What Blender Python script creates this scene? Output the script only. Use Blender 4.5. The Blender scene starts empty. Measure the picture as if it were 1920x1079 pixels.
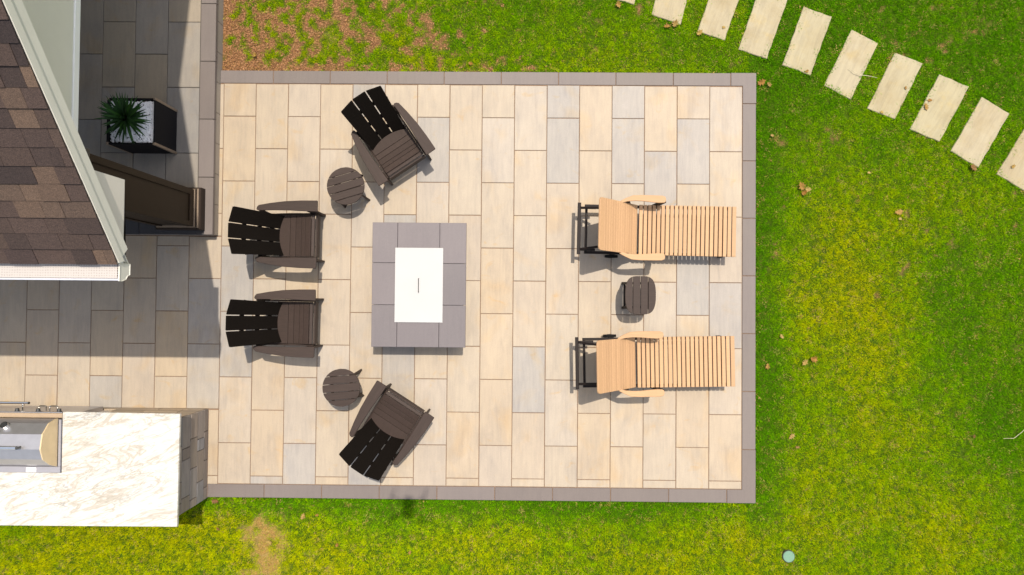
import bpy, math, random
import numpy as np
from mathutils import Vector, Matrix

random.seed(7)
SC = bpy.context.scene
COL = SC.collection
R = math.radians

# ---------------------------------------------------------------- camera, sky, sun, exposure
cam_data = bpy.data.cameras.new("camera")
cam_data.sensor_width = 36.0
cam_data.lens = 1375.995 / 1920 * 36.0
cam_data.clip_start = 0.05
cam_data.clip_end = 1000
cam = bpy.data.objects.new("camera", cam_data)
cam.location = (0, 0, 9.0)
cam.rotation_mode = 'XYZ'
cam.rotation_euler = (2.06642487e-02, 9.43172775e-03, 8.49643676e-03)
COL.objects.link(cam)
SC.camera = cam

SUNV = Vector((0.1455, 0.277, 1.0)).normalized()      # towards the sun
elev = math.asin(SUNV.z)
azim = math.atan2(SUNV.x, SUNV.y)                     # from +Y, clockwise
world = bpy.data.worlds.new("World")
SC.world = world
world.use_nodes = True
wn = world.node_tree
bg = wn.nodes["Background"]
sky = wn.nodes.new("ShaderNodeTexSky")
sky.sky_type = 'NISHITA'
sky.sun_disc = False
sky.sun_elevation = elev
sky.sun_rotation = azim
sky.air_density = 1.3
sky.dust_density = 3.0
sky.ozone_density = 0.6
hs = wn.nodes.new('ShaderNodeHueSaturation'); hs.inputs['Saturation'].default_value = .62   # hazy, milky sky
wn.links.new(sky.outputs[0], hs.inputs['Color']); wn.links.new(hs.outputs[0], bg.inputs[0])
bg.inputs[1].default_value = 0.15
sd = bpy.data.lights.new("sun", 'SUN')
sd.energy = 4.0
sd.angle = R(0.5)
sd.color = (1.0, 0.925, 0.80)
so = bpy.data.objects.new("sun", sd)
so.rotation_euler = SUNV.to_track_quat('Z', 'Y').to_euler()
so.location = (2, 4, 20)
COL.objects.link(so)
SC.view_settings.view_transform = 'Standard'
SC.view_settings.look = 'None'
SC.view_settings.gamma = 1
SC.view_settings.use_curve_mapping = False
SC.view_settings.exposure = 0.55

# ---------------------------------------------------------------- helpers
def tag(o, label=None, cat=None, group=None, kind=None):
    if label: o['label'] = label
    if cat: o['category'] = cat
    if group: o['group'] = group
    if kind: o['kind'] = kind
    return o

def empty(name, loc=(0, 0, 0), rz=0.0, parent=None):
    o = bpy.data.objects.new(name, None)
    o.location = loc
    o.rotation_euler = (0, 0, rz)
    o.empty_display_size = 0.1
    COL.objects.link(o)
    if parent: o.parent = parent
    return o

def link(name, me, parent=None, loc=(0, 0, 0), rot=(0, 0, 0)):
    o = bpy.data.objects.new(name, me)
    COL.objects.link(o)
    o.location = loc
    o.rotation_euler = rot
    if parent: o.parent = parent
    return o

def inset(poly, d):
    n = len(poly); out = []
    for i in range(n):
        p0 = Vector(poly[i - 1]); p1 = Vector(poly[i]); p2 = Vector(poly[(i + 1) % n])
        e1 = (p1 - p0).normalized(); e2 = (p2 - p1).normalized()
        n1 = Vector((-e1.y, e1.x)); n2 = Vector((-e2.y, e2.x))
        b = n1 + n2
        if b.length < 1e-6: b = n1
        b.normalize()
        c = max(0.35, b.dot(n1))
        out.append(tuple(p1 + b * (d / c)))
    return out

def frame(o, x, z):
    """matrix with local x along x, local z near z, origin o"""
    x = Vector(x).normalized(); z = Vector(z)
    y = z.cross(x).normalized(); z = x.cross(y).normalized()
    m = Matrix((x, y, z)).transposed().to_4x4()
    m.translation = Vector(o)
    return m

class MB:
    def __init__(s): s.v = []; s.f = []
    def add(s, vs, fs, m=None):
        b = len(s.v)
        for p in vs:
            p = Vector(p)
            if m is not None: p = m @ p
            s.v.append(tuple(p))
        s.f += [tuple(b + i for i in f) for f in fs]
        return s
    def prism(s, poly, z0, z1, bev=0.002, m=None, botbev=True):
        """polygon (ccw) extruded from z0 to z1 with chamfered rims"""
        n = len(poly); i1 = inset(poly, bev) if bev else poly
        rings = []
        if bev:
            if botbev: rings.append([(x, y, z0) for x, y in i1]); rings.append([(x, y, z0 + bev) for x, y in poly])
            else: rings.append([(x, y, z0) for x, y in poly])
            rings.append([(x, y, z1 - bev) for x, y in poly]); rings.append([(x, y, z1) for x, y in i1])
        else:
            rings = [[(x, y, z0) for x, y in poly], [(x, y, z1) for x, y in poly]]
        vs = [p for r in rings for p in r]; fs = []
        for k in range(len(rings) - 1):
            for i in range(n):
                a = k * n + i; b = k * n + (i + 1) % n
                fs.append((a, b, b + n, a + n))
        fs.append(tuple(reversed(range(n)))); fs.append(tuple((len(rings) - 1) * n + i for i in range(n)))
        return s.add(vs, fs, m)
    def box(s, x0, x1, y0, y1, z0, z1, bev=0.002, m=None):
        return s.prism([(x0, y0), (x1, y0), (x1, y1), (x0, y1)], z0, z1, bev, m)
    def plank(s, a, b, w, t, up=(0, 0, 1), bev=0.002):
        """board from a to b; width w across, thickness t along up"""
        a = Vector(a); b = Vector(b); L = (b - a).length
        return s.box(0, L, -w / 2, w / 2, -t / 2, t / 2, bev, frame(a, b - a, up))
    def tube(s, pts, r, n=10, cap=True):
        pts = [Vector(p) for p in pts]; rings = []
        rr = r if hasattr(r, '__len__') else [r] * len(pts)
        for i, p in enumerate(pts):
            d = (pts[min(i + 1, len(pts) - 1)] - pts[max(i - 1, 0)]).normalized()
            a = Vector((0, 0, 1)) if abs(d.z) < .9 else Vector((1, 0, 0))
            u = d.cross(a).normalized(); w = d.cross(u).normalized()
            rings.append([p + (u * math.cos(t) + w * math.sin(t)) * rr[i] for t in [2 * math.pi * k / n for k in range(n)]])
        vs = [q for g in rings for q in g]; fs = []
        for k in range(len(rings) - 1):
            for i in range(n):
                a = k * n + i; b = k * n + (i + 1) % n
                fs.append((a, a + n, b + n, b))
        if cap:
            fs.append(tuple(range(n))); fs.append(tuple(reversed([(len(rings) - 1) * n + i for i in range(n)])))
        return s.add(vs, fs)
    def mesh(s, name, mat, smooth=False):
        me = bpy.data.meshes.new(name)
        me.from_pydata(s.v, [], s.f)
        if mat: me.materials.append(mat)
        if smooth: me.shade_smooth()
        me.update()
        return me
    def build(s, name, mat, parent=None, loc=(0, 0, 0), rot=(0, 0, 0), smooth=False):
        return link(name, s.mesh(name, mat, smooth), parent, loc, rot)

def children(o): return [c for c in bpy.data.objects if c.parent == o]
def copy_tree(o, kids, parent=None):
    c = o.copy(); COL.objects.link(c); c.parent = parent
    for ch in kids.get(o.name, []): copy_tree(ch, kids, c)
    return c
def kid_map():
    k = {}
    for o in bpy.data.objects:
        if o.parent: k.setdefault(o.parent.name, []).append(o)
    return k

# ---------------------------------------------------------------- materials
class NT:
    def __init__(s, name):
        s.m = bpy.data.materials.new(name); s.m.use_nodes = True
        s.t = s.m.node_tree; s.b = s.t.nodes["Principled BSDF"]
    def n(s, typ, **kw):
        nd = s.t.nodes.new("ShaderNode" + typ)
        for k, v in kw.items():
            if k.startswith("i_"): nd.inputs[k[2:].replace("_", " ")].default_value = v
            elif k.startswith("n") and k[1:].isdigit(): nd.inputs[int(k[1:])].default_value = v
            else: setattr(nd, k, v)
        return nd
    def l(s, a, b): s.t.links.new(a, b); return s
    def val(s, x):
        return x
    def math(s, op, a, b=None, clamp=False):
        nd = s.n("Math", operation=op, use_clamp=clamp)
        for i, q in enumerate((a, b)):
            if q is None: continue
            if isinstance(q, (int, float)): nd.inputs[i].default_value = q
            else: s.l(q, nd.inputs[i])
        return nd.outputs[0]
    def mix(s, fac, a, b, blend='MIX'):
        nd = s.n("Mix", data_type='RGBA', blend_type=blend)
        for q, i in ((fac, 0), (a, 6), (b, 7)):
            if isinstance(q, (int, float)): nd.inputs[i].default_value = q
            elif isinstance(q, tuple): nd.inputs[i].default_value = (*q[:3], 1)
            else: s.l(q, nd.inputs[i])
        return nd.outputs[2]
    def ramp(s, fac, stops, interp='LINEAR'):
        nd = s.n("ValToRGB"); cr = nd.color_ramp; cr.interpolation = interp
        while len(cr.elements) < len(stops): cr.elements.new(0.5)
        for e, (p, c) in zip(cr.elements, stops):
            e.position = p; e.color = (*c, 1) if len(c) == 3 else c
        s.l(fac, nd.inputs[0]); return nd.outputs[0]
    def noise(s, vec, scale, detail=3, rough=.5, dist=0):
        nd = s.n("TexNoise", i_Scale=scale, i_Detail=detail, i_Roughness=rough, i_Distortion=dist)
        if vec is not None: s.l(vec, nd.inputs["Vector"])
        return nd.outputs[0]
    def coords(s, scale=(1, 1, 1), rnd=True, space='Object'):
        tc = s.n("TexCoord").outputs[space]
        mp = s.n("Mapping"); mp.inputs["Scale"].default_value = scale; s.l(tc, mp.inputs[0])
        if rnd:
            oi = s.n("ObjectInfo"); cb = s.n("CombineXYZ")
            s.l(s.math('MULTIPLY', oi.outputs["Random"], 71.3), cb.inputs[0])
            s.l(s.math('MULTIPLY', oi.outputs["Random"], 37.7), cb.inputs[1])
            s.l(s.math('MULTIPLY', oi.outputs["Random"], 53.1), cb.inputs[2])
            s.l(cb.outputs[0], mp.inputs["Location"])
        return mp.outputs[0]
    def rand(s): return s.n("ObjectInfo").outputs["Random"]
    def set(s, color=None, rough=None, metal=None, spec=None):
        for q, nm in ((color, "Base Color"), (rough, "Roughness"), (metal, "Metallic"), (spec, "Specular IOR Level")):
            if q is None: continue
            if isinstance(q, tuple): s.b.inputs[nm].default_value = (*q[:3], 1)
            elif isinstance(q, (int, float)): s.b.inputs[nm].default_value = q
            else: s.l(q, s.b.inputs[nm])
        return s
    def bump(s, h, strength=.3, dist=.002):
        nd = s.n("Bump"); nd.inputs["Strength"].default_value = strength; nd.inputs["Distance"].default_value = dist
        s.l(h, nd.inputs["Height"]); s.l(nd.outputs[0], s.b.inputs["Normal"]); return s

def simple(name, col, rough=.5, metal=0, var=.12, nscale=14, spec=.5, bump=.15):
    t = NT(name); c = t.coords()
    n = t.noise(c, nscale, 4, .6)
    k = t.ramp(n, [(.25, (1 - var,) * 3), (.75, (1 + var,) * 3)])
    t.set(t.mix(1.0, col, k, 'MULTIPLY'), rough, metal, spec)
    if bump: t.bump(t.noise(c, nscale * 6, 3), bump)
    return t.m

def paver_mat(name, stops, streak=.5, stain=True):
    t = NT(name)
    r = t.rand()
    base = t.ramp(r, stops)
    fine = t.noise(t.coords((34, 3.2, 3)), 1.0, 5, .62, .4)
    wide = t.noise(t.coords((9, 1.6, 1)), 1.0, 4, .55, .9)
    k = streak * 2
    c = t.mix(t.ramp(fine, [(.40, (0, 0, 0)), (.72, (.8 * k,) * 3)]), base, t.mix(1., base, (.86, .86, .88), 'MULTIPLY'))
    c = t.mix(t.ramp(wide, [(.52, (0, 0, 0)), (.80, (k,) * 3)]), c, t.mix(1., c, (.87, .875, .90), 'MULTIPLY'))
    if stain:
        st = t.noise(t.coords((2.6, 2.0, 2)), 1.0, 3, .5, .6)
        c = t.mix(t.ramp(st, [(.55, (0, 0, 0)), (.76, (.8, .8, .8))]), c, t.mix(1., c, (1.06, .94, .74), 'MULTIPLY'))
        cl = t.noise(t.coords((4.2, 2.2, 2)), 1.2, 4, .6, .5)
        c = t.mix(t.ramp(cl, [(.46, (0, 0, 0)), (.70, (.85, .85, .85))]), c, t.mix(1., c, (.875, .885, .915), 'MULTIPLY'))
        ru = t.noise(t.coords((3.0, 4.0, 1)), 1.9, 3, .5, .9)
        c = t.mix(t.ramp(ru, [(.64, (0, 0, 0)), (.76, (.8, .8, .8))]), c, t.mix(1., c, (1.03, .90, .68), 'MULTIPLY'))
        st2 = t.noise(t.coords((3.1, 2.4, 2.2)), 1.6, 5, .6)
        c = t.mix(t.ramp(st2, [(.60, (0, 0, 0)), (.74, (.7, .7, .7))]), c, t.mix(1., c, (1.10, 1.09, 1.10), 'MULTIPLY'))
    # weather marks that ignore the joints: wide soft blotches over the whole floor
    gm = t.n("NewGeometry").outputs["Position"]
    bl = t.noise(gm, .9, 4, .6)
    c = t.mix(1., c, t.ramp(bl, [(.3, (.93, .93, .94)), (.7, (1.06, 1.06, 1.05))]), 'MULTIPLY')
    sp = t.noise(gm, 70, 2, .7)
    c = t.mix(1., c, t.ramp(sp, [(.3, (.95, .95, .95)), (.72, (1.04, 1.04, 1.04))]), 'MULTIPLY')
    dots = t.noise(gm, 23, 2, .5)
    c = t.mix(t.ramp(dots, [(.80, (0, 0, 0)), (.83, (.6, .6, .6))]), c, (.10, .085, .07))
    # scuffed arrises
    t.set(c, .62, 0, .35)
    t.bump(fine, .25, .0015)
    return t.m

M = {}
M['paver'] = paver_mat('beige paver', [(0, (0.326, 0.254, 0.176)), (.2, (0.315, 0.259, 0.194)), (.4, (0.326, 0.265, 0.196)), (.55, (0.311, 0.256, 0.198)),
                                       (.7, (0.331, 0.259, 0.178)), (.85, (0.313, 0.265, 0.214)), (1, (0.321, 0.265, 0.198))], streak=.5)
M['paver_grey'] = paver_mat('grey beige paver', [(0, (0.261, 0.232, 0.204)), (.4, (0.278, 0.245, 0.211)), (.7, (0.249, 0.228, 0.207)), (1, (0.283, 0.246, 0.204))], streak=.5)
M['deck_paver'] = paver_mat('paver darkened for porch shade', [(0, (0.228, 0.184, 0.129)), (.35, (0.221, 0.184, 0.144)), (.6, (0.195, 0.177, 0.155)), (.8, (0.236, 0.184, 0.129)), (1, (0.184, 0.170, 0.155))])  # beige range darkened in colour to deepen the porch shade
M['border'] = paver_mat('grey border paver', [(0, (0.121, 0.098, 0.088)), (.5, (0.128, 0.105, 0.094)), (1, (0.138, 0.113, 0.103))], stain=False, streak=.3)
M['south'] = paver_mat('dark slate edge', [(0, (.030, .029, .032)), (.5, (.036, .033, .035)), (1, (.042, .036, .034))], stain=False, streak=.3)  # darker tone for the border course along the south edge
M['riser'] = paver_mat('tan riser block', [(0, (0.240, 0.208, 0.172)), (1, (0.288, 0.248, 0.203))], stain=False)
M['sand'] = simple('brown joint sand', (.17, .105, .065), .95, nscale=60, var=.3)
M['pit'] = paver_mat('grey fire pit cap', [(0, (0.118, 0.102, 0.104)), (.5, (0.126, 0.108, 0.111)), (1, (0.136, 0.116, 0.118))], stain=False, streak=.25)
M['pitbody'] = simple('grey pit body', (.14, .12, .12), .9)

def stone_mat():
    t = NT('cream stepping stone'); c = t.coords((1, 1, 1))
    c2 = t.coords((22, 3, 3))
    base = t.ramp(t.rand(), [(0, (0.292, 0.251, 0.155)), (.5, (0.305, 0.259, 0.172)), (1, (0.284, 0.234, 0.147))])
    a = t.noise(c2, 1., 5, .65, .8)
    col = t.mix(t.ramp(a, [(.42, (0, 0, 0)), (.75, (1, 1, 1))]), base, t.mix(1., base, (.80, .80, .82), 'MULTIPLY'))
    b = t.noise(c, 5, 4, .6)
    col = t.mix(t.ramp(b, [(.55, (0, 0, 0)), (.75, (1, 1, 1))]), col, t.mix(1., col, (1.05, .98, .80), 'MULTIPLY'))
    e = t.noise(c, 2.2, 5, .65)
    col = t.mix(t.ramp(e, [(.45, (0, 0, 0)), (.72, (.75, .75, .75))]), col, t.mix(1., col, (.80, .73, .60), 'MULTIPLY'))
    d = t.noise(c, 40, 2)
    col = t.mix(t.ramp(d, [(.74, (0, 0, 0)), (.80, (.7, .7, .7))]), col, (.18, .12, .07))
    t.set(col, .8, 0, .3); t.bump(t.noise(c, 18, 6, .6), .5, .006); return t.m
M['stone'] = stone_mat()

def lumber(name, col, grain=.14, rough=.55, speck=.1, spec=.4):
    t = NT(name)
    g = t.noise(t.coords((5, 90, 60)), 1., 4, .6)
    sp = t.noise(t.coords((1, 1, 1)), 190, 2, .6)
    k = t.ramp(g, [(.3, (1 - grain,) * 3), (.7, (1 + grain,) * 3)])
    k2 = t.ramp(sp, [(.3, (1 - speck,) * 3), (.7, (1 + speck,) * 3)])
    lv = t.ramp(t.rand(), [(0, (.93,) * 3), (1, (1.07,) * 3)])
    c = t.mix(1., t.mix(1., t.mix(1., col, k, 'MULTIPLY'), k2, 'MULTIPLY'), lv, 'MULTIPLY')
    t.set(c, rough, 0, spec); t.bump(g, .3, .001); return t.m
M['brown'] = lumber('brown poly lumber', (.033, .0215, .0172), .16, .6, .12, .18)
M['black'] = lumber('black poly lumber', (.0045, .003, .002), .2, .7, .1, .08)
M['tan'] = lumber('tan poly lumber', (.368, .222, .118), .07, .6, .03, .2)
M['espresso'] = simple('espresso frame', (.013, .009, .008), .6, nscale=20, spec=.15)
M['rubber'] = simple('black rubber', (.008, .008, .008), .85, spec=.1)
M['shutter'] = simple('bronze paint', (.020, .012, .008), .5, var=.06, spec=.2)
M['bronze'] = simple('dark bronze column paint', (.018, .010, .005), .55, var=.07, nscale=5, spec=.15)
M['white'] = simple('white painted metal', (.80, .79, .77), .35, var=.02, nscale=6, bump=.05)
M['lid'] = simple('white powder coated lid', (.355, .348, .342), .5, var=.03, nscale=2, bump=.03, spec=.2)
M['return'] = simple('warm white return panel', (.60, .55, .49), .55, var=.03, nscale=3, bump=.03)
M['lip'] = simple('pale gutter enamel', (.46, .46, .52), .35, var=.02, nscale=6, bump=.05)
M['trim'] = simple('off white trim paint', (.60, .575, .51), .5, var=.04, nscale=5, bump=.05)
M['cream'] = simple('cream wall paint', (.62, .59, .50), .6, var=.04, nscale=3)
M['dark'] = simple('dark porch ceiling', (.06, .05, .045), .7)
M['steel'] = simple('brushed stainless steel', (.40, .385, .39), .32, .75, var=.08, nscale=9, bump=.05)
M['steel2'] = simple('satin steel flange', (.25, .24, .26), .5, .2, var=.05, nscale=9, bump=.05)
M['chrome'] = simple('polished chrome', (.75, .74, .73), .12, 1.0, var=.03, nscale=30, bump=0)
M['blackplastic'] = simple('black plastic', (.02, .02, .02), .4)
M['steel_reflection'] = simple('steel end with painted warm reflection', (.60, .46, .27), .35, .3, var=.1, nscale=7, bump=.05)  # tan reflection on the hood end is put into the base colour
M['panelsteel'] = simple('control panel with painted tan reflection', (.34, .25, .165), .45, .2, var=.08, nscale=7, bump=.05)  # steel panel; its tan reflection is mixed into the colour
M['alu_lit_ledge'] = simple('warm aluminium and lit ledge', (.20, .145, .10), .45, .3, var=.12, nscale=30)  # metal planter posts; also paints light on the column's base ledges
M['planterpanel'] = lumber('charcoal planter panel', (.009, .008, .009), .15, .75, .1, .08)
M['pebble'] = simple('white pebble', (.72, .71, .72), .5, var=.15, nscale=30)
M['soil'] = simple('potting soil', (.03, .022, .015), .95, var=.4, nscale=60)
M['valve'] = simple('pale green plastic', (.10, .19, .125), .6, var=.12, nscale=40)
M['twig'] = simple('dry twig', (.42, .36, .24), .8)

def leaf_mat(name, stops):
    t = NT(name)
    c = t.ramp(t.rand(), stops)
    n = t.noise(t.coords(), 60, 3)
    t.set(t.mix(1., c, t.ramp(n, [(.3, (.7,) * 3), (.7, (1.25,) * 3)]), 'MULTIPLY'), .7, 0, .3); return t.m
M['dryleaf'] = leaf_mat('dry oak leaf', [(0, (0.190, 0.089, 0.013)), (.4, (0.264, 0.184, 0.044)), (.7, (0.116, 0.047, 0.013)), (1, (0.290, 0.205, 0.059))])
M['yucca'] = leaf_mat('yucca leaf', [(0, (0.010, 0.035, 0.006)), (.6, (0.013, 0.052, 0.007)), (1, (0.030, 0.091, 0.009))])

def marble():
    t = NT('white veined granite')
    mp = t.coords((1, 1, 1), rnd=False)
    m1 = t.n("Mapping"); m1.inputs["Rotation"].default_value = (0, 0, R(-19)); t.l(mp, m1.inputs[0])
    m2 = t.n("Mapping"); m2.inputs["Scale"].default_value = (1.15, 4.6, 1)
    t.l(m1.outputs[0], m2.inputs[0]); v = m2.outputs[0]
    n1 = t.noise(v, 1.15, 7, .55, .7); n2 = t.noise(v, 2.4, 7, .58, .8); n3 = t.noise(v, .8, 4, .55, .7); n4 = t.noise(v, 7.0, 5, .6, .8)
    def band(x, c0, w):
        d = t.math('ABSOLUTE', t.math('SUBTRACT', x, c0))
        return t.math('SUBTRACT', 1.0, t.math('DIVIDE', d, w), True)
    zone = t.ramp(n3, [(.44, (0, 0, 0)), (.60, (1, 1, 1))])
    c = t.mix(t.ramp(n4, [(.4, (0, 0, 0)), (.7, (.7, .7, .7))]), (.465, .45, .415), (.405, .38, .335))
    c = t.mix(t.math('MULTIPLY', band(n1, .50, .028), .75), c, (.29, .25, .195))
    c = t.mix(t.math('MULTIPLY', t.math('MULTIPLY', band(n2, .47, .04), zone), .85), c, (.27, .24, .195))
    c = t.mix(t.math('MULTIPLY', t.math('MULTIPLY', band(n1, .57, .018), zone), .8), c, (.21, .205, .20))
    c = t.mix(t.math('MULTIPLY', t.math('MULTIPLY', band(n2, .56, .02), zone), .6), c, (.27, .22, .18))
    c = t.mix(t.math('MULTIPLY', band(n3, .40, .012), .6), c, (.30, .26, .22))
    t.set(c, .22, 0, .4); return t.m
M['granite'] = marble()

def veneer():
    t = NT('grey brown wall block'); b = t.ramp(t.rand(), [(0, (.17, .14, .12)), (.3, (.22, .18, .145)), (.55, (.20, .19, .19)), (.8, (.25, .20, .16)), (1, (.16, .15, .145))])
    n = t.noise(t.coords((3, 3, 22)), 1., 5, .6, .3)
    t.set(t.mix(1., b, t.ramp(n, [(.3, (.8,) * 3), (.7, (1.15,) * 3)]), 'MULTIPLY'), .8, 0, .3); t.bump(n, .4, .004); return t.m
M['veneer'] = veneer()
M['veneer_sunlit'] = paver_mat('wall block with painted sunlight', [(0, (.30, .225, .155)), (.5, (.27, .21, .15)), (1, (.33, .25, .17))], stain=False)  # lighter block copy; sunlight on the north side put into its colour
M['joint'] = simple('pale mortar', (.38, .33, .27), .9)
M['darkjoint'] = simple('dark joint', (.07, .06, .05), .9)

def shingle_mat():
    t = NT('brown asphalt shingle')
    b = t.ramp(t.rand(), [(0, (0.053, 0.036, 0.030)), (.30, (0.064, 0.043, 0.036)), (.5, (0.030, 0.022, 0.021)), (.66, (0.045, 0.031, 0.027)), (.80, (0.112, 0.074, 0.052)), (.9, (0.079, 0.054, 0.041)), (1, (0.047, 0.032, 0.029))])
    p = t.n("NewGeometry").outputs["Position"]
    g = t.noise(p, 160, 3, .8); g2 = t.noise(p, 45, 3, .7)
    c = t.mix(1., b, t.ramp(g, [(.34, (.5,) * 3), (.66, (1.5,) * 3)]), 'MULTIPLY')
    c = t.mix(1., c, t.ramp(g2, [(.3, (.85, .85, .88)), (.7, (1.15, 1.12, 1.1))]), 'MULTIPLY')
    t.set(c, .9, 0, .25); t.bump(g, .8, .003); return t.m
M['shingle'] = shingle_mat()

def guard_mat():
    t = NT('perforated gutter guard')
    p = t.coords((1, 1, 1), rnd=False)
    v = t.n("TexVoronoi", i_Scale=48.0, feature='F1', i_Randomness=.15); t.l(p, v.inputs["Vector"])
    c = t.ramp(v.outputs["Distance"], [(.14, (.23, .20, .185)), (.34, (.36, .325, .30))])
    t.set(c, .5, 0, .4); return t.m
M['guard'] = guard_mat()

# ---------------------------------------------------------------- numpy noise
rs = np.random.RandomState(11)
_T = rs.rand(256, 256)
def vnoise(x, y, s, ox=0., oy=0.):
    x = x * s + ox + 1000; y = y * s + oy + 1000
    xi = np.floor(x).astype(int); yi = np.floor(y).astype(int)
    fx = x - xi; fy = y - yi; fx = fx * fx * (3 - 2 * fx); fy = fy * fy * (3 - 2 * fy)
    g = lambda a, b: _T[a % 256, b % 256]
    return (g(xi, yi) * (1 - fx) + g(xi + 1, yi) * fx) * (1 - fy) + (g(xi, yi + 1) * (1 - fx) + g(xi + 1, yi + 1) * fx) * fy
def fbm(x, y, s, o=4, ox=0.):
    a = 0; w = 1; t = 0
    for k in range(o):
        a = a + w * vnoise(x, y, s * 2 ** k, ox + 17.3 * k, 5.1 * k); t += w; w *= .55
    return a / t
def gauss(x, y, cx, cy, sx, sy): return np.exp(-((x - cx) / sx) ** 2 - ((y - cy) / sy) ** 2)
def sstep(a, b, x):
    t = np.clip((x - a) / (b - a), 0, 1); return t * t * (3 - 2 * t)

def bare_field(x, y):
    """0 lush .. 1 bare ground"""
    n = fbm(x, y, 3.4, 4, 3.); n2 = fbm(x, y, 13., 3, 31.)
    b = np.clip(1.02 - (x + 3.72) / 5.6, 0, 1) * sstep(2.6, 2.9, y) * (1 - sstep(4.6, 5.6, y)) * sstep(.9, -.9, x)
    edge = sstep(-3.25, -3.68, x) * (y > 2.7)
    strip = sstep(3.02, 2.88, y) * sstep(2.7, 2.8, y) * np.clip(1.1 - (x + 3.7) / 4.4, 0, 1) * (x > -3.8)
    v = b * .68 + strip * .45 + edge * .38 + (n - .5) * .9 + (n2 - .5) * 1.9
    return sstep(.45, .85, v) * (y > 0)
def straw_field(x, y):
    n = fbm(x, y, 6., 4, 3.)
    v = gauss(x, y, -3.16, -2.85, .34, .30) + .75 * gauss(x, y, -3.05, -3.3, .42, .3) + .35 * gauss(x, y, -2.2, -3.0, .6, .12) + (n - .5) * 1.5
    return .8 * sstep(.40, 1.3, v + (fbm(x, y, 15., 3, 8.) - .5) * 1.4)
def yellow_field(x, y):
    """0 deep green .. 1 yellow green"""
    n = fbm(x, y, .75, 4, 9.); n2 = fbm(x, y, 5.5, 3, 2.)
    v = .50 + (n - .5) * .95 + (n2 - .5) * .30
    v += .34 * sstep(-2.45, -3.0, y) * sstep(4.5, 1.0, x)
    v += .30 * gauss(x, y, 4.1, -.2, 1.0, 2.0) + .22 * gauss(x, y, 4.0, -2.4, 1.6, 1.0)
    v -= .42 * sstep(3.45, 2.88, x) * (x > 2.8) * sstep(-3.0, -2.45, y)
    v -= .34 * sstep(-2.75, -2.42, y) * sstep(3.5, 2.5, x) * (y < 0)
    v -= .35 * sstep(.9, 2.6, y) * (x > 2.8)
    v -= .30 * gauss(x, y, 5.9, -.9, .9, 1.6)
    v += .16 * sstep(.6, -.6, x) * sstep(2.0, 3.0, y)
    v -= .10 * sstep(2.0, 3.0, y)
    return np.clip(v, 0, 1)

# ---------------------------------------------------------------- ground
xs = np.concatenate([[-300, -60, -20, -12], np.arange(-8.5, 8.51, .06), [12, 20, 60, 300]])
ys = np.concatenate([[-300, -60, -20, -9], np.arange(-5.2, 5.6, .06), [9, 20, 60, 300]])
GX, GY = np.meshgrid(xs, ys)
zz = -.052 + .012 * (fbm(GX, GY, 3., 3) - .5)
zz[(abs(GX) > 9) | (abs(GY) > 6)] = -.04
gv = np.stack([GX, GY, zz], -1).reshape(-1, 3)
nx, ny = len(xs), len(ys)
ii = (np.arange(ny - 1)[:, None] * nx + np.arange(nx - 1)[None, :]).reshape(-1)
gf = np.stack([ii, ii + 1, ii + nx + 1, ii + nx], -1)
gm = bpy.data.meshes.new("lawn_ground")
gm.from_pydata(gv.tolist(), [], gf.tolist())
at = gm.attributes.new("bare", 'FLOAT', 'POINT'); at.data.foreach_set("value", bare_field(gv[:, 0], gv[:, 1]).astype(np.float32))
at = gm.attributes.new("straw", 'FLOAT', 'POINT'); at.data.foreach_set("value", straw_field(gv[:, 0], gv[:, 1]).astype(np.float32))
at = gm.attributes.new("yel", 'FLOAT', 'POINT'); at.data.foreach_set("value", yellow_field(gv[:, 0], gv[:, 1]).astype(np.float32))
def ground_mat():
    t = NT('lawn soil and thatch')
    p = t.n("NewGeometry").outputs["Position"]
    a = t.n("Attribute", attribute_name="bare"); y = t.n("Attribute", attribute_name="yel")
    soil = t.ramp(t.noise(p, 55, 4, .75), [(.25, (.055, .024, .010)), (.5, (.15, .075, .034)), (.66, (.26, .145, .07)), (.8, (.40, .27, .15))])
    th = t.ramp(t.noise(p, 70, 3, .7), [(.3, (.012, .035, .001)), (.7, (.06, .095, .003))])
    st = t.n("Attribute", attribute_name="straw")
    th = t.mix(st.outputs["Fac"], th, t.ramp(t.noise(p, 60, 4, .7), [(.3, (.16, .09, .03)), (.7, (.38, .26, .10))]))
    c = t.mix(a.outputs["Fac"], th, soil)
    t.set(c, .95, 0, .1); t.bump(t.noise(p, 90, 3, .7), .8, .012); return t.m
gm.materials.append(ground_mat())
lawn = link("lawn", gm); tag(lawn, kind='structure')

# ---------------------------------------------------------------- pavers
GAP = .0075
_cache = {}
def paver_mesh(w, h, th, mat, name):
    k = (round(w, 3), round(h, 3), th, mat.name)
    if k not in _cache:
        _cache[k] = MB().prism([(-w / 2, -h / 2), (w / 2, -h / 2), (w / 2, h / 2), (-w / 2, h / 2)], -th, 0, .0035, botbev=False).mesh(name, mat)
    return _cache[k]
def lay(name, x0, x1, y0, y1, z, mat, parent, th=.05, gap=GAP):
    if x1 - x0 < .02 or y1 - y0 < .02: return
    w = x1 - x0 - gap; h = y1 - y0 - gap
    cx_, cy_ = (x0 + x1) / 2, (y0 + y1) / 2
    if name == 'paver' and mat is M['paver']:
        pr = .62 if (.25 < cx_ < 1.75 and cy_ > 1.3) else (.14 if cx_ < -3.8 else .07)
        if random.random() < pr: mat = M['paver_grey']
    me = paver_mesh(w, h, th, mat, name)
    return link(name, me, parent, ((x0 + x1) / 2 + random.uniform(-.0007, .0007), (y0 + y1) / 2 + random.uniform(-.0007, .0007), z + random.uniform(-.0016, .0008)),
                (random.uniform(-.0012, .0012), random.uniform(-.0015, .0015), random.uniform(-.0012, .0012)))

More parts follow.
